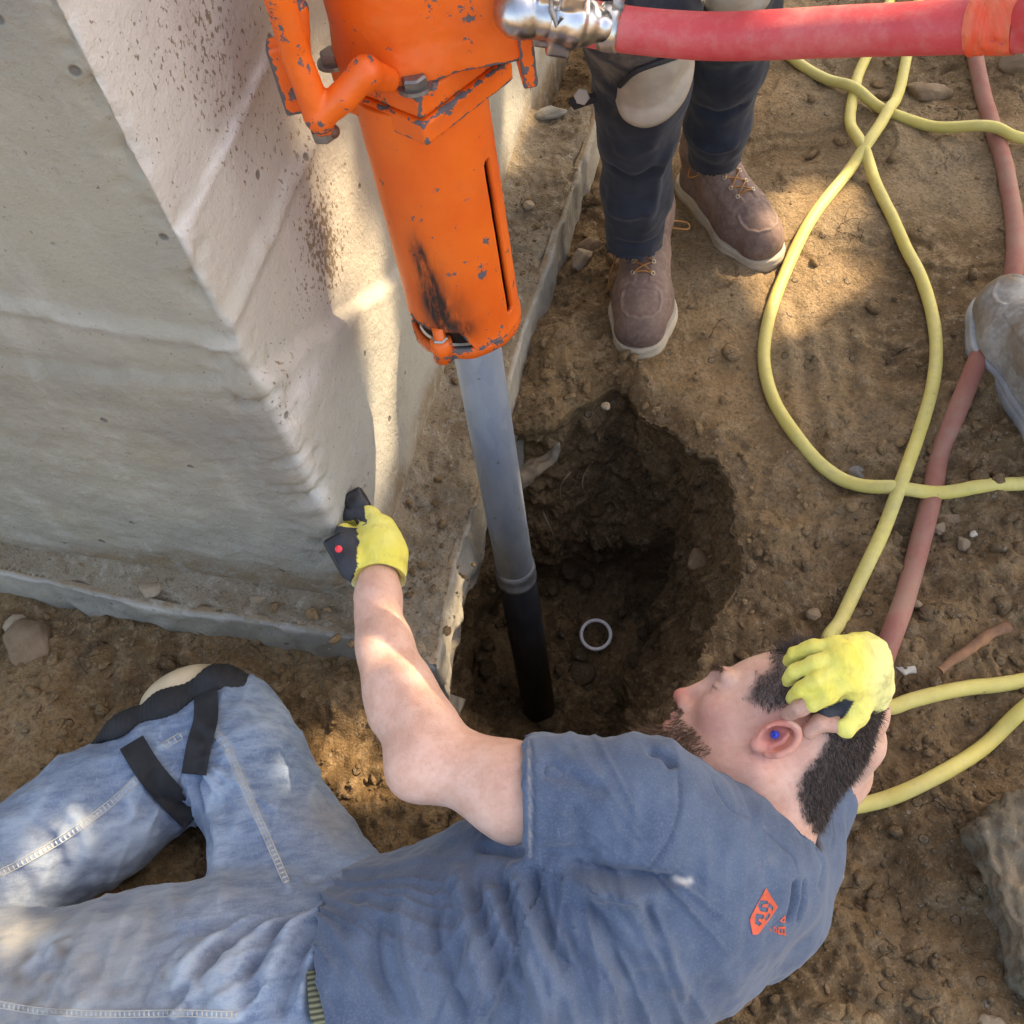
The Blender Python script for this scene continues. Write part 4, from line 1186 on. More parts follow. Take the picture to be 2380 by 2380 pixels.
# ---- jeans
def build_jeans():
    s = Sdf((-1.45, -.10, -.02), (-.12, .80, .42), .0035)
    fdp = ROT @ np.array([.25, .97, 0])
    s.cap(A(740, 2330, .165), A(860, 2300, .165), .152, .148, .03, fdp, .80)
    s.chain([A(760, 2310, .17), A(560, 2292, .18), A(300, 2297, .165), A(0, 2312, .145), A(-300, 2330, .11), A(-640, 2360, .085)], [.128, .120, .103, .094, .080, .065], .04)
    s.chain([A(790, 2160, .14), A(650, 1960, .115), A(570, 1790, .105), A(530, 1690, .10)], [.098, .084, .080, .074], .04)
    s.chain([A(530, 1690, .10), A(400, 1780, .095), A(230, 1895, .095), A(60, 2010, .092), A(-150, 2130, .085), A(-420, 2290, .065)], [.072, .082, .091, .090, .078, .060], .018)
    V, F = s.mesh(1)
    N = normals_of(V, F); tr = bvh(V, F)
    r = np.random.default_rng(12)
    folds = [([(470, 1760), (455, 1830), (470, 1900)], .006, -.008), ([(450, 1900), (410, 1880), (360, 1850)], .008, -.007), ([(460, 1960), (470, 2010), (480, 2060)], .008, -.006),
             ([(500, 1900), (520, 1960), (510, 2040)], .012, .006), ([(540, 1780), (560, 1860), (545, 1960)], .014, .005), ([(700, 2050), (760, 2020), (820, 1990)], .01, -.004),
             # fan of creases at the hip
             ([(780, 2100), (690, 2150), (640, 2230), (600, 2330)], .008, .008), ([(760, 2105), (660, 2150), (600, 2220), (550, 2300)], .007, -.007), ([(740, 2110), (620, 2150), (540, 2220), (480, 2320)], .008, .006),
             ([(720, 2100), (580, 2150), (500, 2210), (450, 2300)], .007, -.006), ([(600, 2140), (480, 2190), (420, 2270), (400, 2340)], .008, .005), ([(560, 2130), (430, 2170), (360, 2240)], .007, -.005),
             ([(750, 2150), (700, 2210), (660, 2300), (640, 2380)], .006, -.007), ([(745, 2180), (715, 2260), (700, 2370)], .006, .007), ([(730, 2230), (720, 2300), (725, 2380)], .005, -.006),
             ([(430, 1955), (330, 2020), (250, 2080)], .01, .004), ([(360, 1780), (350, 1830), (380, 1890)], .006, -.005), ([(330, 1800), (300, 1850), (320, 1910)], .008, .004), ([(60, 1900), (120, 1960), (150, 2040)], .01, -.004), ([(150, 1870), (200, 1930), (210, 2010)], .01, .004),
             ([(0, 2000), (60, 2050), (70, 2120)], .01, -.004), ([(440, 1690), (480, 1720), (470, 1760)], .006, -.006), ([(640, 2180), (500, 2160), (350, 2160)], .008, -.003)]
    for q in range(26):
        x0 = r.uniform(60, 640); y0 = r.uniform(2180, 2320)
        folds.append(([(x0, y0), (x0 - r.uniform(20, 60), y0 + r.uniform(20, 60)), (x0 - r.uniform(60, 110), y0 + r.uniform(50, 110))], r.uniform(.0045, .008), r.choice([-1, 1]) * r.uniform(.002, .004)))
    disp = 1.6 * press(V, N, tr, folds)
    disp = disp + .005 * fbm(V * [1, 1, 1], .10, 3, .55, 3) + .002 * fbm(V, .035, 3, .6, 9) - .003 * np.abs(vnoise(V * [1, 2, 1], .06, 30))
    C_ = ROT.T @ (V - EYE).T; vx = 1190 + FPX * C_[0] / C_[2]; vy = 1190 + FPX * C_[1] / C_[2]
    def fan(cx, cy, ka, kr, off):
        a_ = np.arctan2(vy - cy, vx - cx); r_ = np.hypot(vx - cx, vy - cy)
        return np.maximum(1 - np.abs(vnoise(np.stack([a_ * ka, r_ / kr, 0 * a_ + off], 1), 1.0, off)) * 2.2, 0) ** 2.2
    mh = sstep(420, 560, vx) * sstep(2080, 2150, vy); mk = np.exp(-((vx - 480) ** 2 + (vy - 1840) ** 2) / 150. ** 2)
    disp = disp + mh * (.008 * fan(800, 2080, 8., 330, 4.4) - .002) + mk * (.007 * fan(440, 1760, 5., 200, 9.9) - .002)
    disp = disp + .0030 * np.maximum(1 - 2.2 * np.abs(vnoise(np.stack([vx / 55 + vy / 160, vy / 200, 0 * vx], 1), 1., 21)), 0) ** 2 * (1 - mh)
    # outseams: flat-felled ridge with ladder stitching
    seams = [[(0, 2030), (60, 2000), (160, 1940), (260, 1865), (345, 1785)], [(380, 1735), (410, 1717), (435, 1702)], [(490, 1697), (520, 1725), (560, 1810), (600, 1900), (640, 1990), (670, 2060)], [(0, 2335), (100, 2350), (250, 2357), (430, 2355), (560, 2360)]]
    sm = mask_strokes(V, tr, [(p, .0055, 1.) for p in seams]); disp = disp + .0035 * sm
    crease = [([(790, 2110), (700, 2180), (650, 2250), (620, 2360)], .0020, .8)]
    pk = mask_strokes(V, tr, crease); disp -= .003 * pk
    V2 = V + N * disp[:, None]
    # ladder stitch: stripes across each seam
    stitch = np.zeros(len(V)); 
    fade = mask_spots(V, tr, [(280, 1960, .10, .55), (100, 2000, .09, .5), (700, 1850, .06, .5), (740, 1950, .05, .45), (500, 1850, .03, .6), (500, 1990, .04, .35), (640, 1680, .06, .3), (450, 2180, .10, .45), (250, 2200, .10, .55), (60, 2230, .12, .7), (560, 2330, .06, .3), (350, 1740, .04, .5)])
    dust = mask_spots(V, tr, [(60, 2240, .16, .85), (250, 2230, .14, .6), (450, 2180, .10, .4), (620, 2150, .05, .3), (760, 1900, .05, .5), (150, 1960, .05, .35)])
    stain = mask_spots(V, tr, [(140, 2205, .010, .6), (60, 2220, .012, .5), (385, 2272, .006, .6), (35, 2270, .012, .6), (60, 2350, .01, .4)])
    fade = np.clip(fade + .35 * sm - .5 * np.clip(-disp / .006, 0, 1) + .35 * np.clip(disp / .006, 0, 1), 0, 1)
    mesh_np('jeans', V2, F, DENIM, man, attrs={'fade': fade, 'dust': dust, 'stitch': stitch, 'stain': stain})
    tree2 = bvh(V2, F)
    # stitches as little raised threads across the seams
    parts = []
    for p in seams:
        pts = smooth_path(p, int(np.linalg.norm(np.diff(np.array(p, float), axis=0), axis=1).sum() / 11))
        for a, b in zip(pts[:-1], pts[1:]):
            d = (b - a) / np.linalg.norm(b - a); n_ = np.array([-d[1], d[0]]); q = hit(tree2, *(a + n_ * 5)); w = hit(tree2, *(a - n_ * 5))
            if q is None or w is None or np.linalg.norm(q - w) > .02: continue
            parts.append(tube(np.array([q, (q + w) / 2 + [0, 0, .0014], w]), [.0010, .0013, .0010], 5))
        for off in (-7.5, 7.5):
            ln = []
            for a, b in zip(pts[:-1], pts[1:]):
                d = (b - a) / np.linalg.norm(b - a); q = hit(tree2, *(a + np.array([-d[1], d[0]]) * off))
                if q is not None: ln.append(q + [0, 0, .0006])
            if len(ln) > 3: parts.append(tube(np.array(ln), .0008, 5))
    V3, F3 = merge(parts)
    mesh_np('seam_stitching', V3, F3, mat_simple('pale_thread', (.42, .42, .40), .9, var=.3), man)
    return tree2
JTREE = build_jeans()

def strap_on(tree, pxs, width, m, parent, name, lift=.003, thick=.003, pinw=None):
    """woven band laid over a surface along a pixel path"""
    pts = smooth_path(pxs, 40) if len(pxs) > 2 else poly_path(pxs, 40)
    C = [hit(tree, *p) for p in pts]; ok = [i for i, c in enumerate(C) if c is not None]
    C = np.array([C[i] for i in ok]); C = laplace_line(C, 4)
    T = np.gradient(C, axis=0); T /= np.linalg.norm(T, axis=1, keepdims=True)
    Vw_ = np.array([EYE - c for c in C]); Vw_ /= np.linalg.norm(Vw_, axis=1, keepdims=True)
    Sd = np.cross(T, Vw_); Sd /= np.linalg.norm(Sd, axis=1, keepdims=True)
    rows = []
    m_ = 7
    for j in range(m_):
        w = (j / (m_ - 1) - .5) * width
        P = []
        for c, sd, vw in zip(C, Sd, Vw_):
            q = c + sd * w + vw * .03
            h = tree.ray_cast(Vector(q), Vector(-vw), .06)
            P.append((np.array(h[0]) if h[0] is not None else c + sd * w) + vw * lift)
        rows.append(np.array(P))
    top = np.stack(rows, 1); top = top * .5 + .5 * np.stack([laplace_line(top[:, j], 3) for j in range(m_)], 1)
    bot = top - Vw_[:, None] * thick
    n = len(C); V = np.concatenate([top.reshape(-1, 3), bot.reshape(-1, 3)]); F = grid_faces(n, m_).tolist(); k = n * m_
    FF = [tuple(f) for f in F] + [tuple(i + k for i in f[::-1]) for f in F]
    for i in range(n - 1):
        for j in (0, m_ - 1):
            a, b = i * m_ + j, (i + 1) * m_ + j; FF.append((a, b, b + k, a + k))
    FF += [tuple(list(range(m_)) + [k + j for j in range(m_ - 1, -1, -1)]), tuple([(n - 1) * m_ + j for j in range(m_)] + [k + (n - 1) * m_ + j for j in range(m_ - 1, -1, -1)])]
    return mesh_np(name, V, FF, m, parent)

def imgd(dx, dy):
    v = ROT @ np.array([dx, dy, 0.]); v[2] = 0; return v / np.linalg.norm(v)

def laplace_line(C, it):
    C = np.array(C, float)
    for _ in range(it): C[1:-1] = .5 * C[1:-1] + .25 * (C[:-2] + C[2:])
    return C

# ---- knee pad: padded black shell and pale cap over the bent knee, two straps
def build_kneepad():
    s = Sdf((-.80, .40, -.01), (-.30, .82, .26), .0025)
    # follow the outer side of knee and shin (a curved plate)
    P = [A(240, 1782, .085), A(330, 1728, .095), A(430, 1675, .10), A(535, 1622, .10), A(585, 1630, .10)]
    s.chain(P, [.028, .036, .038, .036, .030], .02, fd=np.array([0, 0, 1.]), fl=2.1)
    # keep only the shell outside the leg
    s.chain([A(530, 1697, .10), A(400, 1787, .095), A(230, 1902, .095)], [.068, .078, .088], .018, sub=True)
    V, F = s.mesh(1); N = normals_of(V, F)
    V = V + N * (.0012 * fbm(V, .02, 3) + .0006 * np.sin(V[:, 0] * 900))[:, None]
    pad = mesh_np('knee_pad', V, F, BLACKCLOTH, man)
    s = Sdf((-.80, .40, -.01), (-.30, .86, .26), .0025)
    s.ell(A(430, 1618, .12), np.array([imgd(.88, -.44), imgd(.44, .88), [0, 0, 1.]]), (.066, .032, .060), 0)
    V, F = s.mesh(1)
    mesh_np('pad_cap', V, F, mat_simple('dusty_cap', (.52, .42, .28), .8, var=.15, bscale=60), pad)
    strap_on(JTREE, [(305, 1725), (345, 1790), (400, 1855), (450, 1906)], .034, BLACKCLOTH, pad, 'strap', .009)
    strap_on(JTREE, [(478, 1600), (478, 1670), (462, 1730), (450, 1800)], .032, BLACKCLOTH, pad, 'strap', .009)
build_kneepad()

# ---- belt band seen between shirt hem and jeans
def build_belt():
    s = Sdf((-.62, -.12, .0), (-.18, .42, .42), .0028)
    fdp = ROT @ np.array([.25, .97, 0])
    s.cap(A(740, 2330, .165), A(860, 2300, .165), .1700, .1660, .0, fdp, .80)
    n = A(640, 2300, .24) - A(800, 2258, .24); n /= np.linalg.norm(n)
    s.plane(A(752, 2260, .24), n); s.plane(A(840, 2240, .24), -n); s.plane(A(760, 2262, .30), -imgd(0, 1))
    V, F = s.mesh(1); N = normals_of(V, F); V = V + N * (.0012 * fbm(V, .04, 2))[:, None]
    t = NT('belt_web'); w_ = t.node('ShaderNodeTexWave', {'Vector': t.tc, 'Scale': 55, 'Distortion': .6}, bands_direction='Y').outputs[1]
    mesh_np('belt', V, F, t.done(t.mix(w_, (.035, .04, .025), (.20, .21, .13)), .8, w_, .5, .002), man)
build_belt()

# ---- gloves
def build_glove_right():
    s = Sdf(A(2100, 1720, .20) - [.25, .12, .05], A(1950, 1450, .5) + [.12, .16, .02], .0018)
    w = A(2003, 1578, .335)
    kn = [A(1938, 1500, .405), A(1950, 1528, .412), A(1958, 1558, .412), A(1958, 1592, .402)]
    cu = [A(1996, 1506, .362), A(2010, 1532, .367), A(2014, 1560, .36), A(2008, 1588, .35)]
    for a, b in zip(kn, cu): s.cap(a, b, .0125, .016, .016)
    s.cap(cu[1], w, .022, .026, .02); s.cap(cu[2], A(2014, 1600, .30), .024, .0285, .02)
    s.cap(A(2008, 1525, .345), A(2014, 1585, .31), .024, .027, .02)
    tips = [((1893, 1504, .405), (1848, 1520, .388), (1834, 1535, .360)), ((1896, 1541, .413), (1848, 1562, .395), (1832, 1582, .362)), ((1905, 1579, .413), (1862, 1602, .398), (1843, 1626, .362)), ((1925, 1613, .402), (1890, 1632, .392))]
    R_ = [.0090, .0094, .0096, .0104]
    for k_, (a, tp, r) in enumerate(zip(kn, tips, R_)):
        pp = [a] + [A(*q) for q in tp]
        s.chain(pp, [r * 1.15, r * 1.05, r * 1.0, r * .88][:len(pp)], .0022)
    # thumb
    th0, th1, th2 = A(1995, 1612, .335), A(1985, 1658, .345), A(1965, 1690, .35)
    s.chain([th0, th1, th2], [.020, .0135, .0120], .012)
    # thumb web to index
    s.cap(A(1975, 1600, .375), A(1990, 1630, .355), .016, .015, .016)
    s.cap(A(1978, 1638, .345), A(1922, 1655, .352), .0165, .0115, .004)
    V, F = s.mesh(1); N = normals_of(V, F)
    C = ROT.T @ (V - EYE).T; px = 1190 + FPX * C[0] / C[2]; py = 1190 + FPX * C[1] / C[2]
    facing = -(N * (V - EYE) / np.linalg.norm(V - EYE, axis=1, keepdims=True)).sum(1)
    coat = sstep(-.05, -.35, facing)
    m = inpoly(px, py, np.array([(1893, 1650), (1915, 1646), (1950, 1632), (1992, 1618), (1980, 1642), (1960, 1672), (1935, 1682), (1900, 1672)], float))
    coat = np.maximum(coat, m * sstep(.0, .01, .388 - V[:, 2]))
    disp = .0012 * fbm(V, .02, 3) + .0004 * vnoise(V, .004)
    pale = .6 * sstep(1990, 2060, px)
    disp = disp + .0022 * fbm(V * [1, 1, 1], .016, 2, .5, 8) * sstep(1900, 1960, px) - .0012 * np.abs(vnoise(V, .011, 3))
    mesh_np('glove', V + N * disp[:, None], F, GLOVE, man, attrs={'coat': np.clip(coat, 0, 1), 'pale': pale})
    # bare fingertips of index finger and thumb
    s = Sdf(A(1950, 1750, .28) - [.10, .05, .02], A(1850, 1600, .45) + [.06, .08, .0], .0016)
    s.chain([A(1896, 1627, .392), A(1860, 1645, .378), A(1832, 1660, .350)], [.0098, .0095, .0085], .004)
    s.chain([A(1962, 1684, .350), A(1905, 1680, .352), A(1882, 1702, .345)], [.0105, .0098, .0085], .004)
    V, F = s.mesh(1)
    z0 = np.zeros(len(V))
    mesh_np('bare_fingertips', V, F, SKIN, man, attrs={'red': z0 + .15, 'lip': z0, 'line': z0, 'beard': z0 + .25, 'scalp': z0})
build_glove_right()

def build_glove_left():
    A = lambda x, y, z: at(x, y, .072 + z * .99)
    s = Sdf(A(870, 1300, .2) - [.14, .16, .12], A(870, 1300, .2) + [.12, .17, .14], .0018)
    w = A(882, 1372, .226); 
    # cuff flares over the wrist
    s.cap(A(880, 1385, .230), A(884, 1345, .225), .0310, .029, .0)
    s.cap(w, A(880, 1290, .222), .027, .0295, .02, fd=ROT @ np.array([1, -.3, 0]), fl=1.15)
    s.chain([A(880, 1290, .222), A(874, 1235, .222)], [.0305, .024], .02, fd=ROT @ np.array([1, -.2, 0]), fl=1.15)
    s.cap(A(896, 1262, .205), A(902, 1330, .205), .017, .017, .02)
    # fingers curling left round the tool
    s.chain([A(876, 1222, .232), A(862, 1198, .230), A(820, 1192, .224), A(792, 1204, .212)], [.0135, .0130, .0122, .0112], .004)
    s.chain([A(868, 1232, .205), A(850, 1212, .202), A(806, 1212, .198), A(785, 1224, .19)], [.0125, .0120, .0115, .0105], .003)
    s.chain([A(864, 1250, .185), A(830, 1240, .18), A(790, 1245, .175), A(778, 1258, .172)], [.0125, .0118, .0112, .0105], .003)
    s.chain([A(864, 1275, .17), A(830, 1268, .165), A(790, 1275, .16)], [.0118, .011, .010], .003)
    # thumb and thenar, coated
    s.chain([A(862, 1345, .222), A(822, 1310, .238), A(806, 1268, .236), A(802, 1238, .226)], [.019, .019, .0158, .0138], .010)
    s.cap(A(880, 1400, .232), A(884, 1350, .226), .0290, .0265, 0, sub=True)
    s.cap(A(880, 1400, .232), A(876, 1440, .245), .05, .05, 0, sub=True)
    V, F = s.mesh(1); N = normals_of(V, F)
    C = ROT.T @ (V - EYE).T; px = 1190 + FPX * C[0] / C[2]; py = 1190 + FPX * C[1] / C[2]
    P1_ = np.array([(846, 1176), (853, 1217), (828, 1226), (833, 1260), (831, 1310), (822, 1345), (812, 1372), (760, 1372), (760, 1170)], float)
    n_ = 4 * vnoise(V, .008)
    coat = inpoly(px + n_, py, P1_).astype(float)
    stripe = inpoly(px, py, np.array([(783, 1212), (830, 1209), (850, 1215), (830, 1226), (800, 1224), (783, 1222)], float))
    coat = coat * (1 - stripe)
    pale = sstep(1320, 1370, py)
    mesh_np('glove', V + N * (.0012 * fbm(V, .02, 3))[:, None], F, GLOVE, man, attrs={'coat': coat, 'pale': pale})
build_glove_left()
# ---- dark hand tool pressed to the wall
def build_level():
    A = lambda x, y, z: at(x, y, .100 + z)
    s = Sdf(A(870, 1230, .16) - [.13, .13, .1], A(870, 1230, .16) + [.12, .13, .1], .002)
    d1 = imgd3(.45, 1.0, 0); 
    a, b = A(836, 1178, .20), A(902, 1292, .165)
    e = (b - a) / np.linalg.norm(b - a); up = np.cross(e, ROT @ np.array([1., 0, 0])); up /= np.linalg.norm(up); sd = np.cross(up, e)
    s.box((a + b) / 2, np.array([e, sd, up]), (.064, .0150, .010), .004)
    s.ell(a - e * .006, np.array([e, sd, up]), (.014, .0150, .012), .004)
    s.box(A(800, 1290, .20), np.array([e, sd, up]), (.030, .016, .012), .005, .01)
    V, F = s.mesh(1)
    o = mesh_np('hand_level', V, F, BLACKPL)
    tag(o, 'small black hand tool with a red dot gripped in the yellow glove against the wall', 'hand tool')
    c = A(787, 1276, .252); n = (EYE - c) / np.linalg.norm(EYE - c); x = np.cross(n, [0, 0, 1.]); x /= np.linalg.norm(x); y = np.cross(n, x)
    th = np.linspace(0, 2 * np.pi, 24, endpoint=False)
    ring = lambda r, h: c + n * h + r * (np.cos(th)[:, None] * x + np.sin(th)[:, None] * y)
    V = np.concatenate([ring(.0048, -.02), ring(.0048, .0), ring(.0036, .0012), [c + n * .0015]])
    F = []
    for k in range(2): F += [(k * 24 + i, k * 24 + (i + 1) % 24, (k + 1) * 24 + (i + 1) % 24, (k + 1) * 24 + i) for i in range(24)]
    F += [(48 + i, 48 + (i + 1) % 24, 72) for i in range(24)]
    mesh_np('red_button', V, F, mat_simple('red_plastic', (.85, .04, .06), .4), o)
def imgd3(dx, dy, dz): return ROT @ np.array([dx, dy, dz])
build_level()
# ================================================================== PIPE AND DRIVER
AX0 = A(1250, 1625, -.56); AX1 = A(1107, 800, .46)
def axp(z): return AX0 + (AX1 - AX0) * (z - AX0[2]) / (AX1[2] - AX0[2])
def lathe_on(p0, p1, prof, n=48, ang=None):
    """prof: list (t along p0->p1 in m, r)"""
    d = (p1 - p0) / np.linalg.norm(p1 - p0); x = np.cross(d, [0, 1., 0]); x /= np.linalg.norm(x); y = np.cross(d, x)
    th = np.linspace(0, 2 * np.pi, n, endpoint=False)
    V = np.array([p0 + d * t + r * (np.cos(a) * x + np.sin(a) * y) for t, r in prof for a in th])
    m = len(prof)
    F = [(i * n + j, i * n + (j + 1) % n, (i + 1) * n + (j + 1) % n, (i + 1) * n + j) for i in range(m - 1) for j in range(n)]
    return V, F

def mat_galv():
    t = NT('galvanised_steel')
    n = t.noise(9, 5, .6, vec=t.scalev(1, 1, .3)); v = t.voro(70, vec=t.scalev(1, 1, .4)); n2 = t.noise(60, 5, .7)
    vc = t.node('ShaderNodeSeparateColor', {0: v.outputs['Color']}).outputs[0]
    c = t.mix(t.ramp(n, .3, .7), (.33, .39, .49), (.50, .56, .64))
    c = t.mix(t.ramp(vc, 0, 1, 0, .35), c, (.22, .27, .37))
    c = t.mix(t.ramp(n2, .62, .72, 0, .7), c, (.16, .14, .11))
    c = t.mix(t.ramp(t.noise(25, 4, .6, vec=t.scalev(1, 1, .15)), .6, .75, 0, .5), c, (.5, .5, .46))
    return t.done(c, .55, t.math('ADD', n2, vc), .15, .001, metal=.35, spec=.5)
pipe = empty('steel_pile_pipe', axp(-.56), 'galvanised steel pile pipe standing in the hole with a dark lower section', 'pipe')
p0, p1 = axp(-.075), axp(.56)
V_, F_ = lathe_on(p0, p1, [(0, .026), (0, .0318), (.62, .0318)]); V_ += normals_of(V_, np.array(F_)) * 0
mesh_np('upper_pipe', V_, F_, mat_galv(), pipe)
V_, F_ = lathe_on(axp(-.098), axp(-.05), [(0, .030), (0, .0345), (.010, .0352), (.012, .0343), (.030, .0343), (.032, .0352), (.040, .0350), (.044, .0325), (.046, .030)])
mesh_np('pipe_coupling', V_, F_, mat_simple('dark_band', (.16, .17, .18), .5, .4, var=.4, bscale=90), pipe)
V_, F_ = lathe_on(axp(-.60), axp(-.098), [(0, .02), (0, .0335), (.40, .0335), (.50, .0332), (.505, .0330), (.505, .02)])
mesh_np('lower_pipe', V_, F_, mat_simple('dark_steel_pipe', (.035, .04, .05), .38, .3, var=.35, bscale=80, bs=.15), pipe)

def mat_orange():
    t = NT('orange_paint')
    n = t.noise(7, 5, .6); e = t.noise(38, 6, .72); e2 = t.noise(130, 5, .7)
    c = t.mix(t.ramp(n, .3, .7), (.80, .112, .012), (.90, .165, .018))
    c = t.mix(t.ramp(t.noise(20, 5, .7), .5, .8, 0, .35), c, (.55, .13, .05))
    wear = t.math('ADD', t.math('MULTIPLY', e, .7), t.math('MULTIPLY', e2, .3))
    wear = t.ramp(t.math('ADD', wear, t.math('MULTIPLY', t.attr('wear'), .24)), .604, .618)
    c = t.mix(wear, c, t.mix(e2, (.05, .045, .05), (.17, .15, .16)))
    soot = t.math('MULTIPLY', t.attr('soot'), t.ramp(t.noise(44, 6, .75, vec=t.scalev(1, 1, .25)), .3, .55, .25, 1))
    c = t.mix(soot, c, (.018, .014, .014))
    r = t.mix(wear, (.42,) * 3, (.75,) * 3)
    return t.done(c, t.node('ShaderNodeSeparateColor', {0: r}).outputs[0], t.math('SUBTRACT', t.math('MULTIPLY', e2, .2), t.math('MULTIPLY', wear, .6)), .5, .0012, spec=.5)
ORANGE = mat_orange()
CHROME = mat_simple('scuffed_chrome', (.50, .50, .52), .30, 1.0, var=.35, bscale=60, bs=.1)
STEEL = mat_simple('dull_steel', (.30, .29, .28), .45, .8, var=.4, bscale=120, bs=.3)

TB = A(1085, 738, .5); TT = A(982, 240, .8)
tz = (TT - TB) / np.linalg.norm(TT - TB); TB0 = TB
ty = np.array([0, 1., 0]) - tz[1] * tz; ty /= np.linalg.norm(ty); tx = np.cross(ty, tz)
TM = np.array([tx, ty, tz])
def tp(x, y, z):       # tool coordinates: x right, y away, z height above ground
    o = TB + tz * ((z - TB[2]) / tz[2]); return o + tx * x + ty * y
def aty(px, py, Yw):
    d = ray(px, py); return EYE + d * (Yw / d[1])
def along(px, py, dist): return EYE + ray(px, py) * dist

driver = empty('pile_driver', tp(0, 0, .46), 'worn orange pneumatic pile driver seated on top of the grey pipe', 'pile driver')
def wear_of(V, base=0.): return base + .0 * V[:, 0]

def build_sleeve():
    R, n, m = .0687, 240, 150
    th = np.linspace(-np.pi, np.pi, n, endpoint=False)      # 0 = front (towards camera), + = right
    zt = .83
    zb = np.where((th > -1.75) & (th < -.05), .540, .507); zb = np.convolve(np.concatenate([zb[-4:], zb, zb[:4]]), np.ones(9) / 9, 'valid')
    zb = zb + .0012 * vnoise(P3(th * 9, 0 * th), .6)
    t = np.linspace(0, 1, m)
    TH_, T_ = np.meshgrid(th, t, indexing='ij')
    Z = zb[:, None] + (zt - zb[:, None]) * T_
    r = R + .0012 * sstep(.04, 0, T_) + .0003 * vnoise(P3(TH_ * 3, Z * 30), .7)
    o = TB[None, None] + tz * ((Z - TB[2]) / tz[2])[..., None]
    V = (o + tx * (r * np.sin(TH_))[..., None] - ty * (r * np.cos(TH_))[..., None]).reshape(-1, 3)
    F = grid_faces(n, m, wrap=True)
    # the long slot right of front
    cth = .93; zc = Z.ravel(); tc = TH_.ravel()
    hole = (np.abs(tc - cth) < .068) & (zc > .535) & (zc < .742)
    end = (np.abs(zc - .742) < .006) & ((tc - cth) ** 2 * R * R + (zc - .742) ** 2 < .0051 ** 2)
    F = F[~(hole | end)[F].any(1)]
    wear = np.zeros(len(V)); soot = np.zeros(len(V))
    wear += .35 * np.exp(-((zc - (zb[:, None] + 0 * Z).ravel()) / .006) ** 2)
    for a, z_, r_, s_ in [(.35, .640, .010, .6), (.42, .628, .008, .7), (.38, .615, .009, .6), (.62, .655, .010, .5), (-.55, .70, .012, .3), (0, .70, .01, .2), (-.5, .46, .04, .5), (.3, .50, .05, .35)]:
        wear = np.maximum(wear, s_ * np.exp(-(((tc - a) * R) ** 2 + (zc - z_) ** 2) / r_ ** 2))
    for a, z_, ra, rz, s_ in [(-.50, .585, .26, .052, 1.7), (-.56, .64, .16, .040, 1.4), (-.33, .545, .45, .020, 1.3), (-.1, .57, .25, .035, .6)]:
        soot = np.maximum(soot, s_ * np.exp(-((tc - a) / ra) ** 2 - ((zc - z_) / rz) ** 2))
    soot = np.clip(soot * (1 + .3 * vnoise(P3(tc * 4, zc * 14), .4)), 0, 1)
    o_ = mesh_np('guide_sleeve', V, F, ORANGE, driver, attrs={'wear': wear, 'soot': soot})
    md = o_.modifiers.new('wall', 'SOLIDIFY'); md.thickness = .006; md.offset = -1
    return o_
build_sleeve()

def attr_mesh(name, V, F, parent, wear=.0, soot=0., smooth=True, m=None):
    V = np.asarray(V)
    return mesh_np(name, V, F, m or ORANGE, parent, smooth, {'wear': np.full(len(V), wear), 'soot': np.full(len(V), soot)})

# bottom ring
th = np.linspace(0, 2 * np.pi, 97)[:-1]
def ring_band(z0, z1, r0, r1, name, wear, n=96):
    prof = [(z0, r0), (z0 - .000, r1 - .002), (z0 + .002, r1), (z1 - .002, r1), (z1, r1 - .002), (z1, r0), (z0, r0)]
    V = np.array([tp(r * np.sin(a), -r * np.cos(a), z) for z, r in prof for a in th])
    F = [(i * n + j, i * n + (j + 1) % n, (i + 1) * n + (j + 1) % n, (i + 1) * n + j) for i in range(len(prof) - 1) for j in range(n)]
    V = V + .0008 * vnoise(V, .01)[:, None]
    return attr_mesh(name, V, F, driver, wear, .15)
ring_band(.494, .511, .062, .0697, 'bottom_ring', .30)
V_, F_ = lathe_on(tp(0, 0, .513), tp(0, 0, .80), [(0, .001), (0, .0595), (.28, .0595), (.28, .001)], 64)
mesh_np('dark_interior_fill', V_, F_, mat_simple('interior_shade_black', (.012, .011, .010), .6, var=.5, bscale=60), driver)  # black tube added to stand in for the shade inside the sleeve

def sdf_part(name, fn, h, parent, lo, hi, wear=0., m=None, soot=0., nz=.0004):
    s = Sdf(lo, hi, h); fn(s); V, F = s.mesh(1); N = normals_of(V, F)
    V = V + N * (nz * fbm(V, .012, 3))[:, None]
    Lp = laplace(V, F, 1, 1.0) - V; cv = -(Lp * N).sum(1)
    w = wear + .75 * sstep(.032 * h, .075 * h, laplace(np.repeat(cv[:, None], 3, 1), F, 2, .6)[:, 0])
    return mesh_np(name, V, F, m or ORANGE, parent, True, {'wear': w, 'soot': np.full(len(V), soot)})
TLO, THI = np.array([-.24, .66, .42]), np.array([.22, 1.08, 1.25])

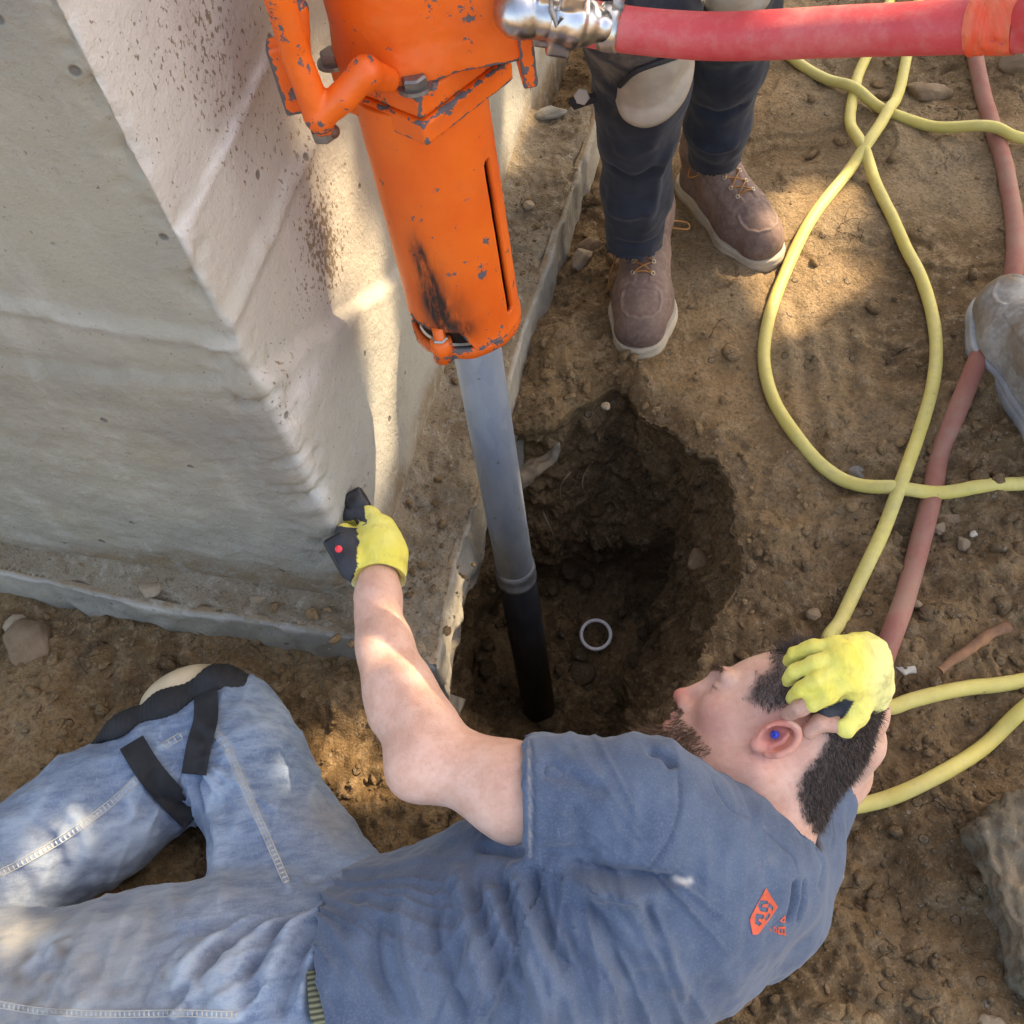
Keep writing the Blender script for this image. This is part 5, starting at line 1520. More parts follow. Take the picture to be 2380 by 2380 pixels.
def rotm(a):
    c, s_ = np.cos(a), np.sin(a); return np.array([tx * c + ty * s_, -tx * s_ + ty * c, tz])
R45 = rotm(np.pi / 4 - .06)
def f_low(s):
    s.box(tp(.004, 0, .822), R45, (.067, .067, .0125), .004)
def f_up(s):
    s.box(tp(.004, 0, .848), R45, (.064, .064, .0125), .005)
sdf_part('lower_clamp_plate', f_low, .0016, driver, TLO, THI, .10)
sdf_part('upper_clamp_plate', f_up, .0016, driver, TLO, THI, .10)
def f_body(s):
    s.cap(tp(0, .005, .93), tp(0, .005, 1.14), .073, .073, 0)
    s.cap(tp(0, .005, .86), tp(0, .005, .93), .073, .073, 0)
    s.box(tp(.052, -.006, .930), TM, (.054, .056, .088), .006, .003)
    s.cap(tp(0, .005, .862), tp(0, .005, .868), .077, .077, .003)
    s.plane(tp(0, 0, 1.19), tz)
    s.plane(tp(0, 0, .860), -tz)
sdf_part('cylinder_head', f_body, .0022, driver, TLO, THI, .06)
def f_port(s):
    s.box(tp(.108, -.004, .928), TM, (.0075, .066, .094), .003)
    s.cap(tp(.12, -.005, .968), tp(.150, -.005, .968), .026, .024, .004)
    s.box(tp(.108, .052, .90), rotm(.5), (.034, .006, .06), .003, .004)
sdf_part('port_flange', f_port, .0016, driver, TLO, THI, .12)
# bolt on the plate corner
def hex_prism(c, ax_, r, h, rot=0.):
    ax_ = ax_ / np.linalg.norm(ax_); x = np.cross(ax_, [.3, .9, .1]); x /= np.linalg.norm(x); y = np.cross(ax_, x)
    rows = []
    for hh, rr in ((0, r), (h * .8, r), (h, r * .86)):
        rows += [c + ax_ * hh + rr * (np.cos(a) * x + np.sin(a) * y) for a in np.linspace(0, 2 * np.pi, 7)[:-1] + rot]
    F = [(i * 6 + j, i * 6 + (j + 1) % 6, (i + 1) * 6 + (j + 1) % 6, (i + 1) * 6 + j) for i in range(2) for j in range(6)] + [tuple(12 + j for j in range(6)), tuple(range(6))[::-1]]
    return np.array(rows), F
def bolt(c, ax_, r, h, parent, washer=True):
    parts = [hex_prism(c, ax_, r, h)]
    if washer: parts.append(lathe_on(c - ax_ * .001, c + ax_, [(0, .001), (0, r * 1.35), (.0035, r * 1.3), (.0035, .001)], 24))
    V, F = merge(parts); return attr_mesh('bolt', V, F, parent, smooth=False, m=STEEL)
bolt(tp(-.002, -.072, .861), tz, .0128, .012, driver)
bolt(tp(-.078, .0, .861), tz, .0128, .012, driver)
# sleeve foot: bolt standing in the notch at the left
bolt(tp(-.036, -.058, .520), tz, .0105, .010, driver, False)
V_, F_ = lathe_on(tp(-.036, -.058, .495), tp(-.036, -.058, .563), [(0, .002), (0, .0135), (.030, .0135), (.032, .011), (.032, .0075), (.050, .0075), (.050, .001)], 24)
attr_mesh('spring_pin', V_, F_, driver, .3)
# guard handle at the left
def f_guard(s):
    pts = [aty(615, -150, .845), aty(648, -10, .845), aty(688, 130, .845), aty(742, 268, .835)]
    s.chain(pts, [.0132, .0132, .0132, .0142], .002)
    s.chain([aty(742, 268, .835), aty(800, 222, .835), aty(850, 168, .84)], [.0140, .0138, .0138], .003)
    s.cap(aty(850, 168, .84), aty(900, 185, .86), .014, .012, .006)
    s.cap(aty(690, 20, .90), aty(700, 230, .885), .011, .012, .01)
    s.box((aty(676, 175, .865)), TM, (.014, .012, .034), .003, .004)
    s.cap(aty(742, 268, .835), aty(750, 292, .84), .013, .011, .006)
sdf_part('guard_handle', f_guard, .0018, driver, [-.30, .70, .75], [.05, 1.0, 1.1], .16)
bolt(aty(748, 296, .842), -tz, .0125, .012, driver, False)
def f_eye(s):
    s.cap(aty(770, 306, .84), aty(774, 306, .84), .0068, .0068); s.cap(aty(752, 300, .84), aty(768, 304, .84), .004, .004, .002)
sdf_part('latch_pin', f_eye, .0012, driver, [-.25, .75, .75], [.0, .95, .95], m=mat_simple('rusty_pin', (.16, .07, .05), .6, .3, var=.4))

# ---- claw coupling between driver and hose
coupling = empty('hose_coupling', aty(1290, 50, .85), 'chrome claw coupling joining the thick red hose to the orange driver', 'coupling')
def f_c1(s):
    s.cap(aty(1195, 28, .862), aty(1262, 33, .859), .0165, .0165, 0)
    for px_, r_ in ((1206, .0235), (1228, .0205), (1250, .0225)):
        s.cap(aty(px_, 28, .862), aty(px_ + 7, 29, .862), r_, r_, .0012)
    d_ = aty(1290, 40, .855) - aty(1240, 33, .859); d_ /= np.linalg.norm(d_); u_ = np.cross(d_, [0, 1., 0]); u_ /= np.linalg.norm(u_); w_ = np.cross(d_, u_)
    for sg in (-1, 1): s.box(aty(1278, 38, .856) + u_ * sg * .019, np.array([d_, u_, w_]), (.013, .0065, .012), .003, .003)
    s.cap(aty(1272, 36, .857), aty(1280, 38, .857), .021, .021, .002)
def f_c2(s):
    s.cap(aty(1300, 42, .855), aty(1306, 43, .855), .0225, .0225, .001)
    s.cap(aty(1318, 46, .855), aty(1325, 46, .855), .0170, .0170, .001)
    s.cap(aty(1338, 48, .854), aty(1350, 50, .854), .0245, .0220, .002)
    d_ = aty(1350, 50, .854) - aty(1300, 42, .855); d_ /= np.linalg.norm(d_); u_ = np.cross(d_, [0, 1., 0]); u_ /= np.linalg.norm(u_); w_ = np.cross(d_, u_)
    for sg in (-1, 1): s.box(aty(1312, 45, .852) + u_ * sg * .023 + w_ * .004, np.array([d_, u_, w_]), (.012, .0085, .010), .004, .003)
    s.cap(aty(1352, 52, .853), aty(1400, 60, .850), .0150, .0150, .003)
for nm, fn in (('swivel_nut', f_c1), ('claw_head', f_c2)):
    sdf_part(nm, fn, .0013, coupling, [-.05, .74, .82], [.26, .94, 1.05], m=CHROME, nz=.0003)
V_, F_ = tube([aty(1278, -30, .845), aty(1282, 20, .835), aty(1294, 60, .832), aty(1306, 40, .833)], .0022, 8)
mesh_np('safety_clip', V_, F_, STEEL, coupling)

# ---- thick red air hose held up to the driver
def mat_rubber(name, a, b, dustc, ds=.5, rough=.6):
    t = NT(name); n = t.noise(9, 5, .65); n2 = t.noise(70, 5, .7); n3 = t.noise(420, 2, .5)
    c = t.mix(t.ramp(n, .3, .7), a, b)
    c = t.mix(t.ramp(t.math('ADD', t.math('MULTIPLY', n2, .5), t.math('MULTIPLY', n, .5)), .42, .66, 0, ds), c, dustc)
    c = t.mix(t.ramp(n2, .66, .74, 0, .8), c, (.07, .05, .035))
    return t.done(c, rough, t.math('ADD', n3, n2), .25, .001, spec=.4)
REDR = mat_rubber('red_rubber', (.55, .055, .065), (.62, .09, .10), (.60, .24, .22), .45, .5)
HP = [(1372, 56, 1.065), (1433, 66, 1.06), (1540, 78, 1.05), (1666, 85, 1.04), (1800, 81, 1.025), (1925, 75, 1.01), (2100, 68, .99), (2260, 62, .972), (2380, 58, .96), (2560, 40, .95)]
hp3 = [along(*q) for q in HP] + [np.array(p) for p in [(.78, .62, .80), (1.02, .66, .45), (1.16, .76, .10), (1.35, 1.0, .03), (1.9, 1.3, .03)]]
hpath = smooth_path(hp3, 260)
redhose = empty('air_hose', hp3[-1], 'thick red rubber air hose running level across the top of the photo', 'hose', None)
V_, F_ = tube(hpath, .0203 + .0003 * vnoise(hpath, .05), 40); mesh_np('rubber_tube', V_, F_, REDR, redhose)
cl = smooth_path([along(1398, 61, 1.063), along(1422, 64, 1.061), along(1446, 68, 1.059)], 6)
V_, F_ = tube(cl, [.0208, .0216, .0216, .0216, .0216, .0208], 40); c_ = mesh_np('hose_clamp', V_, F_, mat_simple('bright_band', (.62, .60, .56), .3, .9, var=.2), redhose)
V_, F_ = tube([along(1424, 8, 1.05), along(1450, 12, 1.05)], .0065, 10); mesh_np('clamp_screw', V_, F_, STEEL, c_)
tpth = smooth_path([along(2256, 62, .972), along(2300, 60, .968), along(2345, 59, .963), along(2368, 59, .961)], 60)
V_, F_ = tube(tpth, .0211 + .0006 * np.abs(vnoise(tpth, .004)), 60)
V_ = V_ + .0009 * vnoise(V_, .006)[:, None]
t = NT('orange_tape'); nn_ = t.noise(40, 5, .7, vec=t.scalev(3, .6, .6)); nm_ = t.noise(26, 4, .6)
cc = t.mix(t.ramp(nn_, .35, .7), (.80, .085, .035), (.62, .16, .08)); cc = t.mix(t.ramp(nm_, .60, .66), cc, (.30, .25, .24))
mesh_np('tape_wrap', V_, F_, t.done(cc, .5, nn_, .6, .003), redhose)

# ---- hoses on the ground
def ground_hose(name, pxs, r, m, label, cat, bumps=(), extra=None, group=None, lift=.0, n=520, name_part=None):
    P = smooth_path([at(x, y, 0)[:2] for x, y in pxs] if extra is None else extra, n)
    # correct for relief: put centre on the local surface
    hf = hgt(P[:, 0], P[:, 1])
    h = np.convolve(np.pad(hf, 12, 'edge'), np.ones(25) / 25, 'valid')
    z = np.maximum(h + r * .82, hf + r * .55) + lift
    z = np.convolve(np.pad(z, 8, 'edge'), np.ones(17) / 17, 'valid')
    for (bx, by), a, w in bumps:
        c = at(bx, by, 0); z = z + a * np.exp(-((P[:, 0] - c[0]) ** 2 + (P[:, 1] - c[1]) ** 2) / w ** 2)
    P = np.column_stack([P, z])
    V, F = tube(P, r + .0003 * vnoise(P, .03), 28)
    o = mesh_np(name, V, F, m); tag(o, label, cat, group); return o
YEL = mat_rubber('yellow_rubber', (.60, .50, .13), (.70, .62, .20), (.48, .38, .17), .5, .55)
Bp = [(2160, -120), (2135, 0), (2112, 110), (2090, 210), (2050, 300), (2000, 380), (1930, 462), (1862, 560), (1803, 690), (1776, 800), (1779, 885), (1812, 975), (1880, 1065), (1970, 1127), (2070, 1153), (2180, 1155), (2300, 1141), (2400, 1122)]
Dp = [(2400, 1575), (2250, 1596), (2130, 1622), (2060, 1640), (1985, 1610)]
Ap = [(1925, 1500), (1958, 1435), (2000, 1345), (2050, 1240), (2090, 1130), (2130, 1020), (2158, 920), (2168, 830), (2160, 740), (2135, 655), (2100, 585), (2060, 500), (2012, 405), (1985, 350), (1973, 290), (1985, 215), (2000, 160), (2040, 80), (2072, -10), (2110, -130)]
g2 = lambda L: [at(x, y, 0)[:2] for x, y in L]
loop1 = [np.array(p) for p in [(1.10, .80), (1.22, .62), (1.05, .46)]]
ground_hose('yellow_hose', None, .0113, YEL, 'yellow air hose making the large teardrop loop on the dirt', 'hose', bumps=[((2085, 1150), .024, .05), ((2027, 338), .026, .06), ((2062, 285), .022, .05), ((1999, 380), .024, .06)],
            extra=g2(Bp) + loop1 + g2(Dp) + g2(Ap), n=1100, group='yellow hoses on the dirt')
# bring the teardrop strand over the crossing, keep the straight strand low: handled by the lift field below
Cp = [(1560, -40), (1690, 40), (1780, 90), (1870, 160), (1960, 213), (2060, 264), (2180, 300), (2300, 318), (2400, 333)]
Ep = [(2400, 1630), (2300, 1722), (2200, 1790), (2100, 1838), (2000, 1864), (1930, 1868), (1850, 1900)]
loop2 = [np.array(p) for p in [(1.45, 1.50), (1.60, 1.0), (1.40, .62)]] + [at(2620, 1470, 0)[:2]]
ground_hose('yellow_hose', None, .0113, YEL, 'yellow air hose crossing behind the others and coming back beside the lying head', 'hose', bumps=[((1985, 222), .016, .05), ((2300, 318), .028, .08)],
            extra=g2(Cp) + loop2 + g2(Ep), n=1000, group='yellow hoses on the dirt')
DUSTR = mat_rubber('dusty_red_rubber', (.30, .115, .085), (.38, .16, .125), (.30, .20, .14), .7, .8)
rh = [(2240, -60), (2262, 100), (2300, 250), (2338, 420), (2352, 560), (2340, 690), (2300, 780), (2258, 870), (2215, 975), (2185, 1050), (2165, 1150), (2138, 1270), (2105, 1385), (2062, 1500), (2035, 1590), (2005, 1690)]
ground_hose('dusty_hose', rh, .0165, DUSTR, 'dust covered red hose half buried in the dirt at the right', 'hose', bumps=[((2188, 1045), -.016, .05), ((2320, 730), -.012, .08)], lift=-.004)

# ---- white ring on the floor of the hole
PTREE = bvh(np.array([v.co[:] for v in pit.data.vertices]), np.array([list(p.vertices) for p in pit.data.polygons]))
c_ = hit(PTREE, 1385, 1475); c_ = c_ if c_ is not None else A(1385, 1475, -.58)
c_ = EYE + (c_ - EYE) * .985
n_ = (EYE - c_) / np.linalg.norm(EYE - c_); n_ = n_ * .6 + np.array([0, 0, .4]); n_ /= np.linalg.norm(n_)
x_ = np.cross(n_, [0, 1., 0]); x_ /= np.linalg.norm(x_); y_ = np.cross(n_, x_)
rr_ = 33.5 * np.linalg.norm(c_ - EYE) / 2400
th_ = np.linspace(0, 2 * np.pi, 97)
V_, F_ = tube(np.array([c_ + rr_ * (np.cos(a) * x_ + np.sin(a) * y_) for a in th_]), .0040, 12, cap=False)
o = mesh_np('plastic_ring', V_, F_, mat_simple('white_plastic', (.93, .93, .96), .4)); tag(o, 'thin white ring lying on the floor of the dark hole', 'ring')
# ================================================================== BOOTS AND STANDING PEOPLE
def boot_sole_local():
    s = Sdf((-.02, -.07, -.004), (.33, .07, .06), .0022)
    s.chain([(.036, 0, .017), (.12, .0, .017), (.205, .002, .017), (.258, .0, .017)], [.0425, .041, .0580, .0500], .03)
    s.plane((0, 0, .034), (0, 0, 1)); s.plane((0, 0, .0), (0, 0, -1))
    V, F = s.mesh(1); N = normals_of(V, F)
    side = 1 - sstep(.5, .8, np.abs(N[:, 2]))
    V = V - N * (.0012 * side * np.exp(-((V[:, 2] - .024) / .0018) ** 2) + .0006 * side * vnoise(V, .01))[:, None]
    return V, F

UPATH = np.array([(.222, .033), (.235, .035), (.256, .032), (.272, .021), (.279, .0), (.272, -.021), (.256, -.032), (.235, -.035), (.222, -.033)])
def boot_upper_local():
    s = Sdf((-.02, -.07, .02), (.33, .07, .22), .0018)
    s.chain([(.058, 0, .205), (.055, 0, .13), (.048, 0, .062)], [.046, .043, .038], .02)
    s.chain([(.075, 0, .15), (.125, 0, .088), (.19, .001, .064), (.250, 0, .056)], [.040, .040, .046, .0425], .03)
    s.chain([(.05, 0, .040), (.12, 0, .040), (.20, .002, .040), (.256, 0, .042)], [.038, .037, .051, .0435], .02)
    s.plane((0, 0, .032), (0, 0, -1)); s.plane((.0, 0, .20), (0, 0, 1))
    V, F = s.mesh(1); N = normals_of(V, F)
    x, y, z = V.T
    best = np.full(len(V), 9.)
    for a, b in zip(UPATH[:-1], UPATH[1:]):
        e = b - a; t = np.clip(((x - a[0]) * e[0] + (y - a[1]) * e[1]) / (e @ e), 0, 1)
        best = np.minimum(best, np.hypot(x - a[0] - t * e[0], y - a[1] - t * e[1]))
    up = sstep(.1, .4, N[:, 2])
    ridge = np.exp(-(best / .0022) ** 2) * up; inner = inpoly(x, y, UPATH) * up
    d = .0026 * ridge - .0010 * inner * (1 - ridge)
    # eyestay flaps, tongue
    stay = sstep(.088, .092, x + .0) * sstep(.213, .209, x) * sstep(.010, .013, np.abs(y)) * (N[:, 2] > .05) * sstep(.042, .038, np.abs(y))
    d = d + .0018 * stay
    counter = np.exp(-((x - (.095 + .25 * (z - .05))) / .0014) ** 2) * (np.abs(N[:, 1]) > .3)
    d = d - .0008 * counter
    d = d + .0016 * fbm(V, .04, 3) - .0012 * np.abs(vnoise(V * [2, .6, 1], .022, 3)) * sstep(.12, .16, x) * sstep(.2, .17, x)
    V = V + N * d[:, None]
    return V, F, {'ridge': ridge, 'toe': sstep(.2, .27, x)}
BS = boot_sole_local(); BU = boot_upper_local()
BUT = bvh(BU[0], BU[1])
def top_of(x, y):
    h = BUT.ray_cast(Vector((x, y, .4)), Vector((0, 0, -1))); return np.array(h[0]) if h[0] else np.array([x, y, .1])

def mat_boot(name, a, b, dust):
    t = NT(name); n = t.noise(16, 5, .65); n2 = t.noise(120, 5, .7)
    c = t.mix(t.ramp(n, .3, .7), a, b); c = t.mix(t.ramp(n2, .4, .75, 0, .5), c, dust)
    c = t.mix(t.math('MULTIPLY', t.attr('ridge'), .5), c, dust); c = t.mix(t.math('MULTIPLY', t.attr('toe'), .25), c, tuple(x * .6 for x in a))
    return t.done(c, .75, t.math('ADD', n2, n), .4, .0015, spec=.3)
BROWN = mat_boot('brown_leather', (.145, .092, .076), (.24, .158, .128), (.37, .275, .22))
SOLE = mat_simple('dusty_white_sole', (.44, .37, .28), .8, var=.2, bscale=120, bs=.4)
GREYB = mat_boot('clay_caked_leather', (.20, .19, .175), (.42, .41, .39), (.55, .53, .49))
_t = GREYB.node_tree; _b = _t.nodes['Principled BSDF']; _src = _b.inputs['Base Color'].links[0].from_socket
_n = _t.nodes.new('ShaderNodeTexNoise'); _n.inputs['Scale'].default_value = 11; _n.inputs['Detail'].default_value = 6
_t.links.new([q for q in _t.nodes if q.type == 'TEX_COORD'][0].outputs['Object'], _n.inputs['Vector'])
_r = _t.nodes.new('ShaderNodeMapRange'); _r.inputs[1].default_value = .45; _r.inputs[2].default_value = .6; _t.links.new(_n.outputs[0], _r.inputs[0])
_m = _t.nodes.new('ShaderNodeMix'); _m.data_type = 'RGBA'; _t.links.new(_r.outputs[0], _m.inputs[0]); _t.links.new(_src, _m.inputs[6]); _m.inputs[7].default_value = (.22, .165, .11, 1)
_t.links.new(_m.outputs[2], _b.inputs['Base Color'])
SOLEG = mat_simple('clay_caked_sole', (.36, .37, .38), .8, var=.25, bscale=90, bs=.5)
LACE = mat_simple('orange_brown_lace', (.34, .15, .045), .8, var=.3)
BRASS = mat_simple('brass_eyelet', (.52, .44, .33), .4, .7)

def place_boot(parent, heel, toe, upper, sole, scale=1.0, z=0.0, loops=(), flip=1, laces=True):
    heel = np.array(heel[:2]); toe = np.array(toe[:2]); f = toe - heel; f /= np.linalg.norm(f)
    M = np.array([[f[0], -f[1], 0], [f[1], f[0], 0], [0, 0, 1]])
    o = np.array([toe[0] - f[0] * .305 * scale, toe[1] - f[1] * .305 * scale, z])
    def W(P): return (np.atleast_2d(P) * scale * [1, flip, 1]) @ M.T + o
    b = mesh_np('boot', W(BU[0]), BU[1] if flip == 1 else BU[1][:, ::-1], upper, parent, attrs=BU[2])
    mesh_np('boot_sole', W(BS[0]), BS[1] if flip == 1 else BS[1][:, ::-1], sole, b)
    if not laces: return b
    parts = []; eye_ = []
    xs = [.150, .172, .195, .128]
    for x in xs:
        for sg in (-1, 1):
            c = top_of(x, sg * .0175); n = Vector((0, sg * .35, 1)).normalized()
            th = np.linspace(0, 2 * np.pi, 13); e1 = np.array([1, 0, -.5]); e1 /= np.linalg.norm(e1); e2 = np.cross(np.array(n), e1)
            eye_.append(tube(W(np.array([c + np.array(n) * .0022 + .0034 * (np.cos(a) * e1 + np.sin(a) * e2) for a in th])), .0012 * scale, 6, cap=False))
    def bridge(a, b_, h=.004):
        A_, B_ = top_of(*a), top_of(*b_); m = (A_ + B_) / 2; m[2] = max(top_of(m[0], m[1])[2] + .003, m[2]); parts.append(tube(W(smooth_path([A_ + [0, 0, .002], m + [0, 0, h * .4], B_ + [0, 0, .002]], 8)), .0016 * scale, 6))
    bridge((.195, -.0175), (.195, .0175))
    for a, b_ in ((.195, .172), (.172, .150), (.150, .128)):
        bridge((a, -.0175), (b_, .0175)); bridge((a, .0175), (b_, -.0175))
    for lp in loops:
        parts.append(tube(W(smooth_path(lp, 30)), .0017 * scale, 6))
    V, F = merge(parts); mesh_np('lace', V, F, LACE, b)
    for V, F in eye_: mesh_np('eyelet', V, F, BRASS, b)
    return b

def mat_trousers(name, a, b, dust):
    t = NT(name); n = t.noise(10, 5, .65); n2 = t.noise(500, 2, .5); n3 = t.noise(34, 5, .7)
    c = t.mix(t.ramp(n, .3, .7), a, b); c = t.mix(t.math('MULTIPLY', t.ramp(t.math('ADD', t.attr('dust'), t.math('SUBTRACT', n3, .5)), .35, .9), .75), c, dust)
    return t.done(c, .9, n2, .35, .001, spec=.2, **{'Sheen Weight': .1})
DARKT = mat_trousers('dark_work_trousers', (.016, .018, .027), (.030, .035, .052), (.19, .165, .135))
PADM = mat_simple('tan_pad_shell', (.40, .35, .29), .6, var=.18, bscale=70, bs=.25)

def trousers(name, chains, parent, cuffs, strokes=(), dusts=(), lo=None, hi=None, m=DARKT, extra=None):
    s = Sdf(lo, hi, .0032)
    for pts, rads in chains: s.chain(pts, rads, .03)
    if extra: extra(s)
    for (a, b, r) in cuffs: s.cap(a, b, r, r, 0, sub=True)
    V, F = s.mesh(1); N = normals_of(V, F); tr = bvh(V, F)
    d = 1.5 * press(V, N, tr, strokes) + .004 * fbm(V * [1, 1, .55], .07, 3, .6, 6) - .003 * np.abs(vnoise(V * [1, 1, 1.1] + V[:, [1]] * [0, 0, .8], .06, 3)) + .001 * fbm(V, .02, 2)
    V2 = V + N * d[:, None]
    return mesh_np(name, V2, F, m, parent, attrs={'dust': mask_spots(V, tr, dusts)}), bvh(V2, F)

stand = empty('person', A(1560, 430, 0), 'person standing behind the hole, dark trousers with tan knee pads and brown lace-up boots', 'person')
Lc1 = ([A(1474, 560, .15), A(1480, 440, .28), A(1482, 300, .42), A(1492, 200, .51), A(1492, 100, .59), A(1484, 0, .68), (.33, 1.57, .92)], [.051, .054, .060, .0665, .070, .074, .085])
Rc1 = ([A(1662, 365, .18), A(1668, 280, .28), A(1690, 130, .43), A(1702, 20, .54), A(1694, -90, .64), (.47, 1.60, .92)], [.047, .053, .060, .065, .072, .095])
def hips(s):
    s.cap((.34, 1.61, .95), (.48, 1.64, .95), .115, .115, .06); s.cap((.41, 1.62, .95), (.42, 1.63, 1.04), .16, .155, .05, fd=(0, 1, 0), fl=.75)
tr_o, TT_ = trousers('trousers', [Lc1, Rc1], stand, [(A(1474, 640, .09), A(1474, 585, .13), .050), (A(1662, 430, .12), A(1662, 395, .155), .047)],
    strokes=[([(1390, 470), (1450, 500), (1520, 480)], .012, .006), ([(1400, 380), (1470, 420), (1550, 380)], .012, -.006), ([(1420, 340), (1480, 350), (1530, 325)], .014, .003), ([(1420, 560), (1480, 575), (1540, 555)], .008, -.004),
             ([(1560, 330), (1530, 420), (1510, 520)], .01, .005), ([(1610, 250), (1670, 270), (1740, 240)], .010, -.005), ([(1600, 330), (1660, 350), (1720, 330)], .008, .005)],
    dusts=[(1400, 150, .05, .8), (1440, 120, .05, .7), (1500, 130, .04, .6), (1420, 250, .05, .45), (1480, 320, .04, .4), (1720, 250, .03, .3), (1740, 150, .03, .4), (1390, 200, .03, .6), (1450, 20, .05, .5), (1540, 480, .02, .3)],
    lo=(.12, 1.02, .08), hi=(.70, 1.86, 1.14), extra=hips)
def pad_on(tree, polypx, parent, name, m, bulge=.016, depthpush=.0):
    poly = np.array(polypx, float); c = poly.mean(0); rings = []
    n = 64; pth = poly_path(np.vstack([smooth_path(np.vstack([poly, poly[:1]]), n + 1)]), n + 1)[:-1]
    K = 12
    Ph = []
    for k in range(K + 1):
        q = k / K; row = []
        for p in pth:
            pp = p + (c - p) * q; h = hit(tree, *pp)
            row.append(h)
        Ph.append(row)
    cz = hit(tree, *c); out = []
    for k, row in enumerate(Ph):
        q = k / K
        for p, h in zip(pth, row):
            pp = p + (c - p) * q
            dd = ray(*pp)
            base_d = np.linalg.norm(cz - EYE)
            hd = np.linalg.norm(h - EYE) if h is not None else base_d + .01
            hd = min(hd, base_d + .02)
            e = bulge * (1 - (1 - q) ** 3) + .004 * (q > 0)
            out.append(EYE + dd * (hd - e - .002))
    V = np.array(out)
    # inner skirt so that the shell has thickness
    sk = V[:n] + np.array([0, .012, 0])
    V = np.vstack([V, sk]); off = (K + 1) * n
    F = [(k * n + j, k * n + (j + 1) % n, (k + 1) * n + (j + 1) % n, (k + 1) * n + j) for k in range(K) for j in range(n)]
    F += [(off + j, off + (j + 1) % n, (j + 1) % n, j) for j in range(n)]
    return mesh_np(name, V, F, m, parent)
k1 = pad_on(TT_, [(1436, 205), (1470, 172), (1540, 150), (1605, 128), (1614, 160), (1600, 215), (1575, 255), (1540, 285), (1495, 298), (1452, 280), (1434, 245)], stand, 'knee_pad', PADM)
pad_on(TT_, [(1616, -20), (1640, 20), (1665, 35), (1700, 40), (1750, 36), (1785, 12), (1800, -40), (1760, -90), (1660, -90)], stand, 'knee_pad', PADM)
# pad piping and loose strap end with a buckle at the left knee
h0 = [hit(TT_, x, y) for x, y in [(1440, 200), (1475, 168), (1540, 143), (1600, 122)]]
h0 = [h_ + (EYE - h_) * .012 for h_ in h0 if h_ is not None]
V_, F_ = tube(smooth_path(h0, 20), .0035, 8); mesh_np('pad_rim', V_, F_, BLACKCLOTH, k1)
q0 = hit(TT_, 1385, 228)
q0 = q0 if q0 is not None else A(1385, 228, .48)
dq = np.linalg.norm(q0 - EYE)
V_, F_ = tube([along(1395, 225, dq), along(1360, 232, dq), along(1335, 240, dq), along(1322, 234, dq)], [.006, .009, .010, .004], 8); V_ = V_
mesh_np('strap', V_, F_, BLACKCLOTH, k1)
V_, F_ = hex_prism(along(1352, 225, dq), ray(1350, 215) * -1, .012, .010); mesh_np('buckle', V_, F_, mat_simple('scuffed_grey', (.42, .38, .33), .6), k1, smooth=False)
bz = .002
def gz(p): return float(hgt(np.array(p[0]), np.array(p[1]), False))
tL, hL = at(1482, 848, 0), at(1508, 555, 0); tR, hR = at(1797, 622, 0), at(1598, 420, 0)
place_boot(stand, hL, tL, BROWN, SOLE, .99, gz(tL) - .004,
           loops=[[(.085, .018, .125), (.09, .045, .125), (.085, .075, .118), (.07, .070, .120), (.075, .03, .128)], [(.09, -.02, .122), (.11, -.045, .10), (.145, -.062, .06), (.165, -.066, .04)]], flip=1)
place_boot(stand, hR, tR, BROWN, SOLE, .97, gz(tR) - .004,
           loops=[[(.09, -.015, .125), (.10, -.04, .115), (.085, -.055, .105), (.07, -.04, .12)], [(.12, .01, .122), (.14, .0, .115), (.165, .012, .105), (.19, .020, .09)], [(.09, .01, .13), (.08, .03, .125), (.10, .03, .12), (.115, .01, .115)], [(.092, .0, .13), (.13, -.01, .112), (.155, .002, .095)]], flip=1)

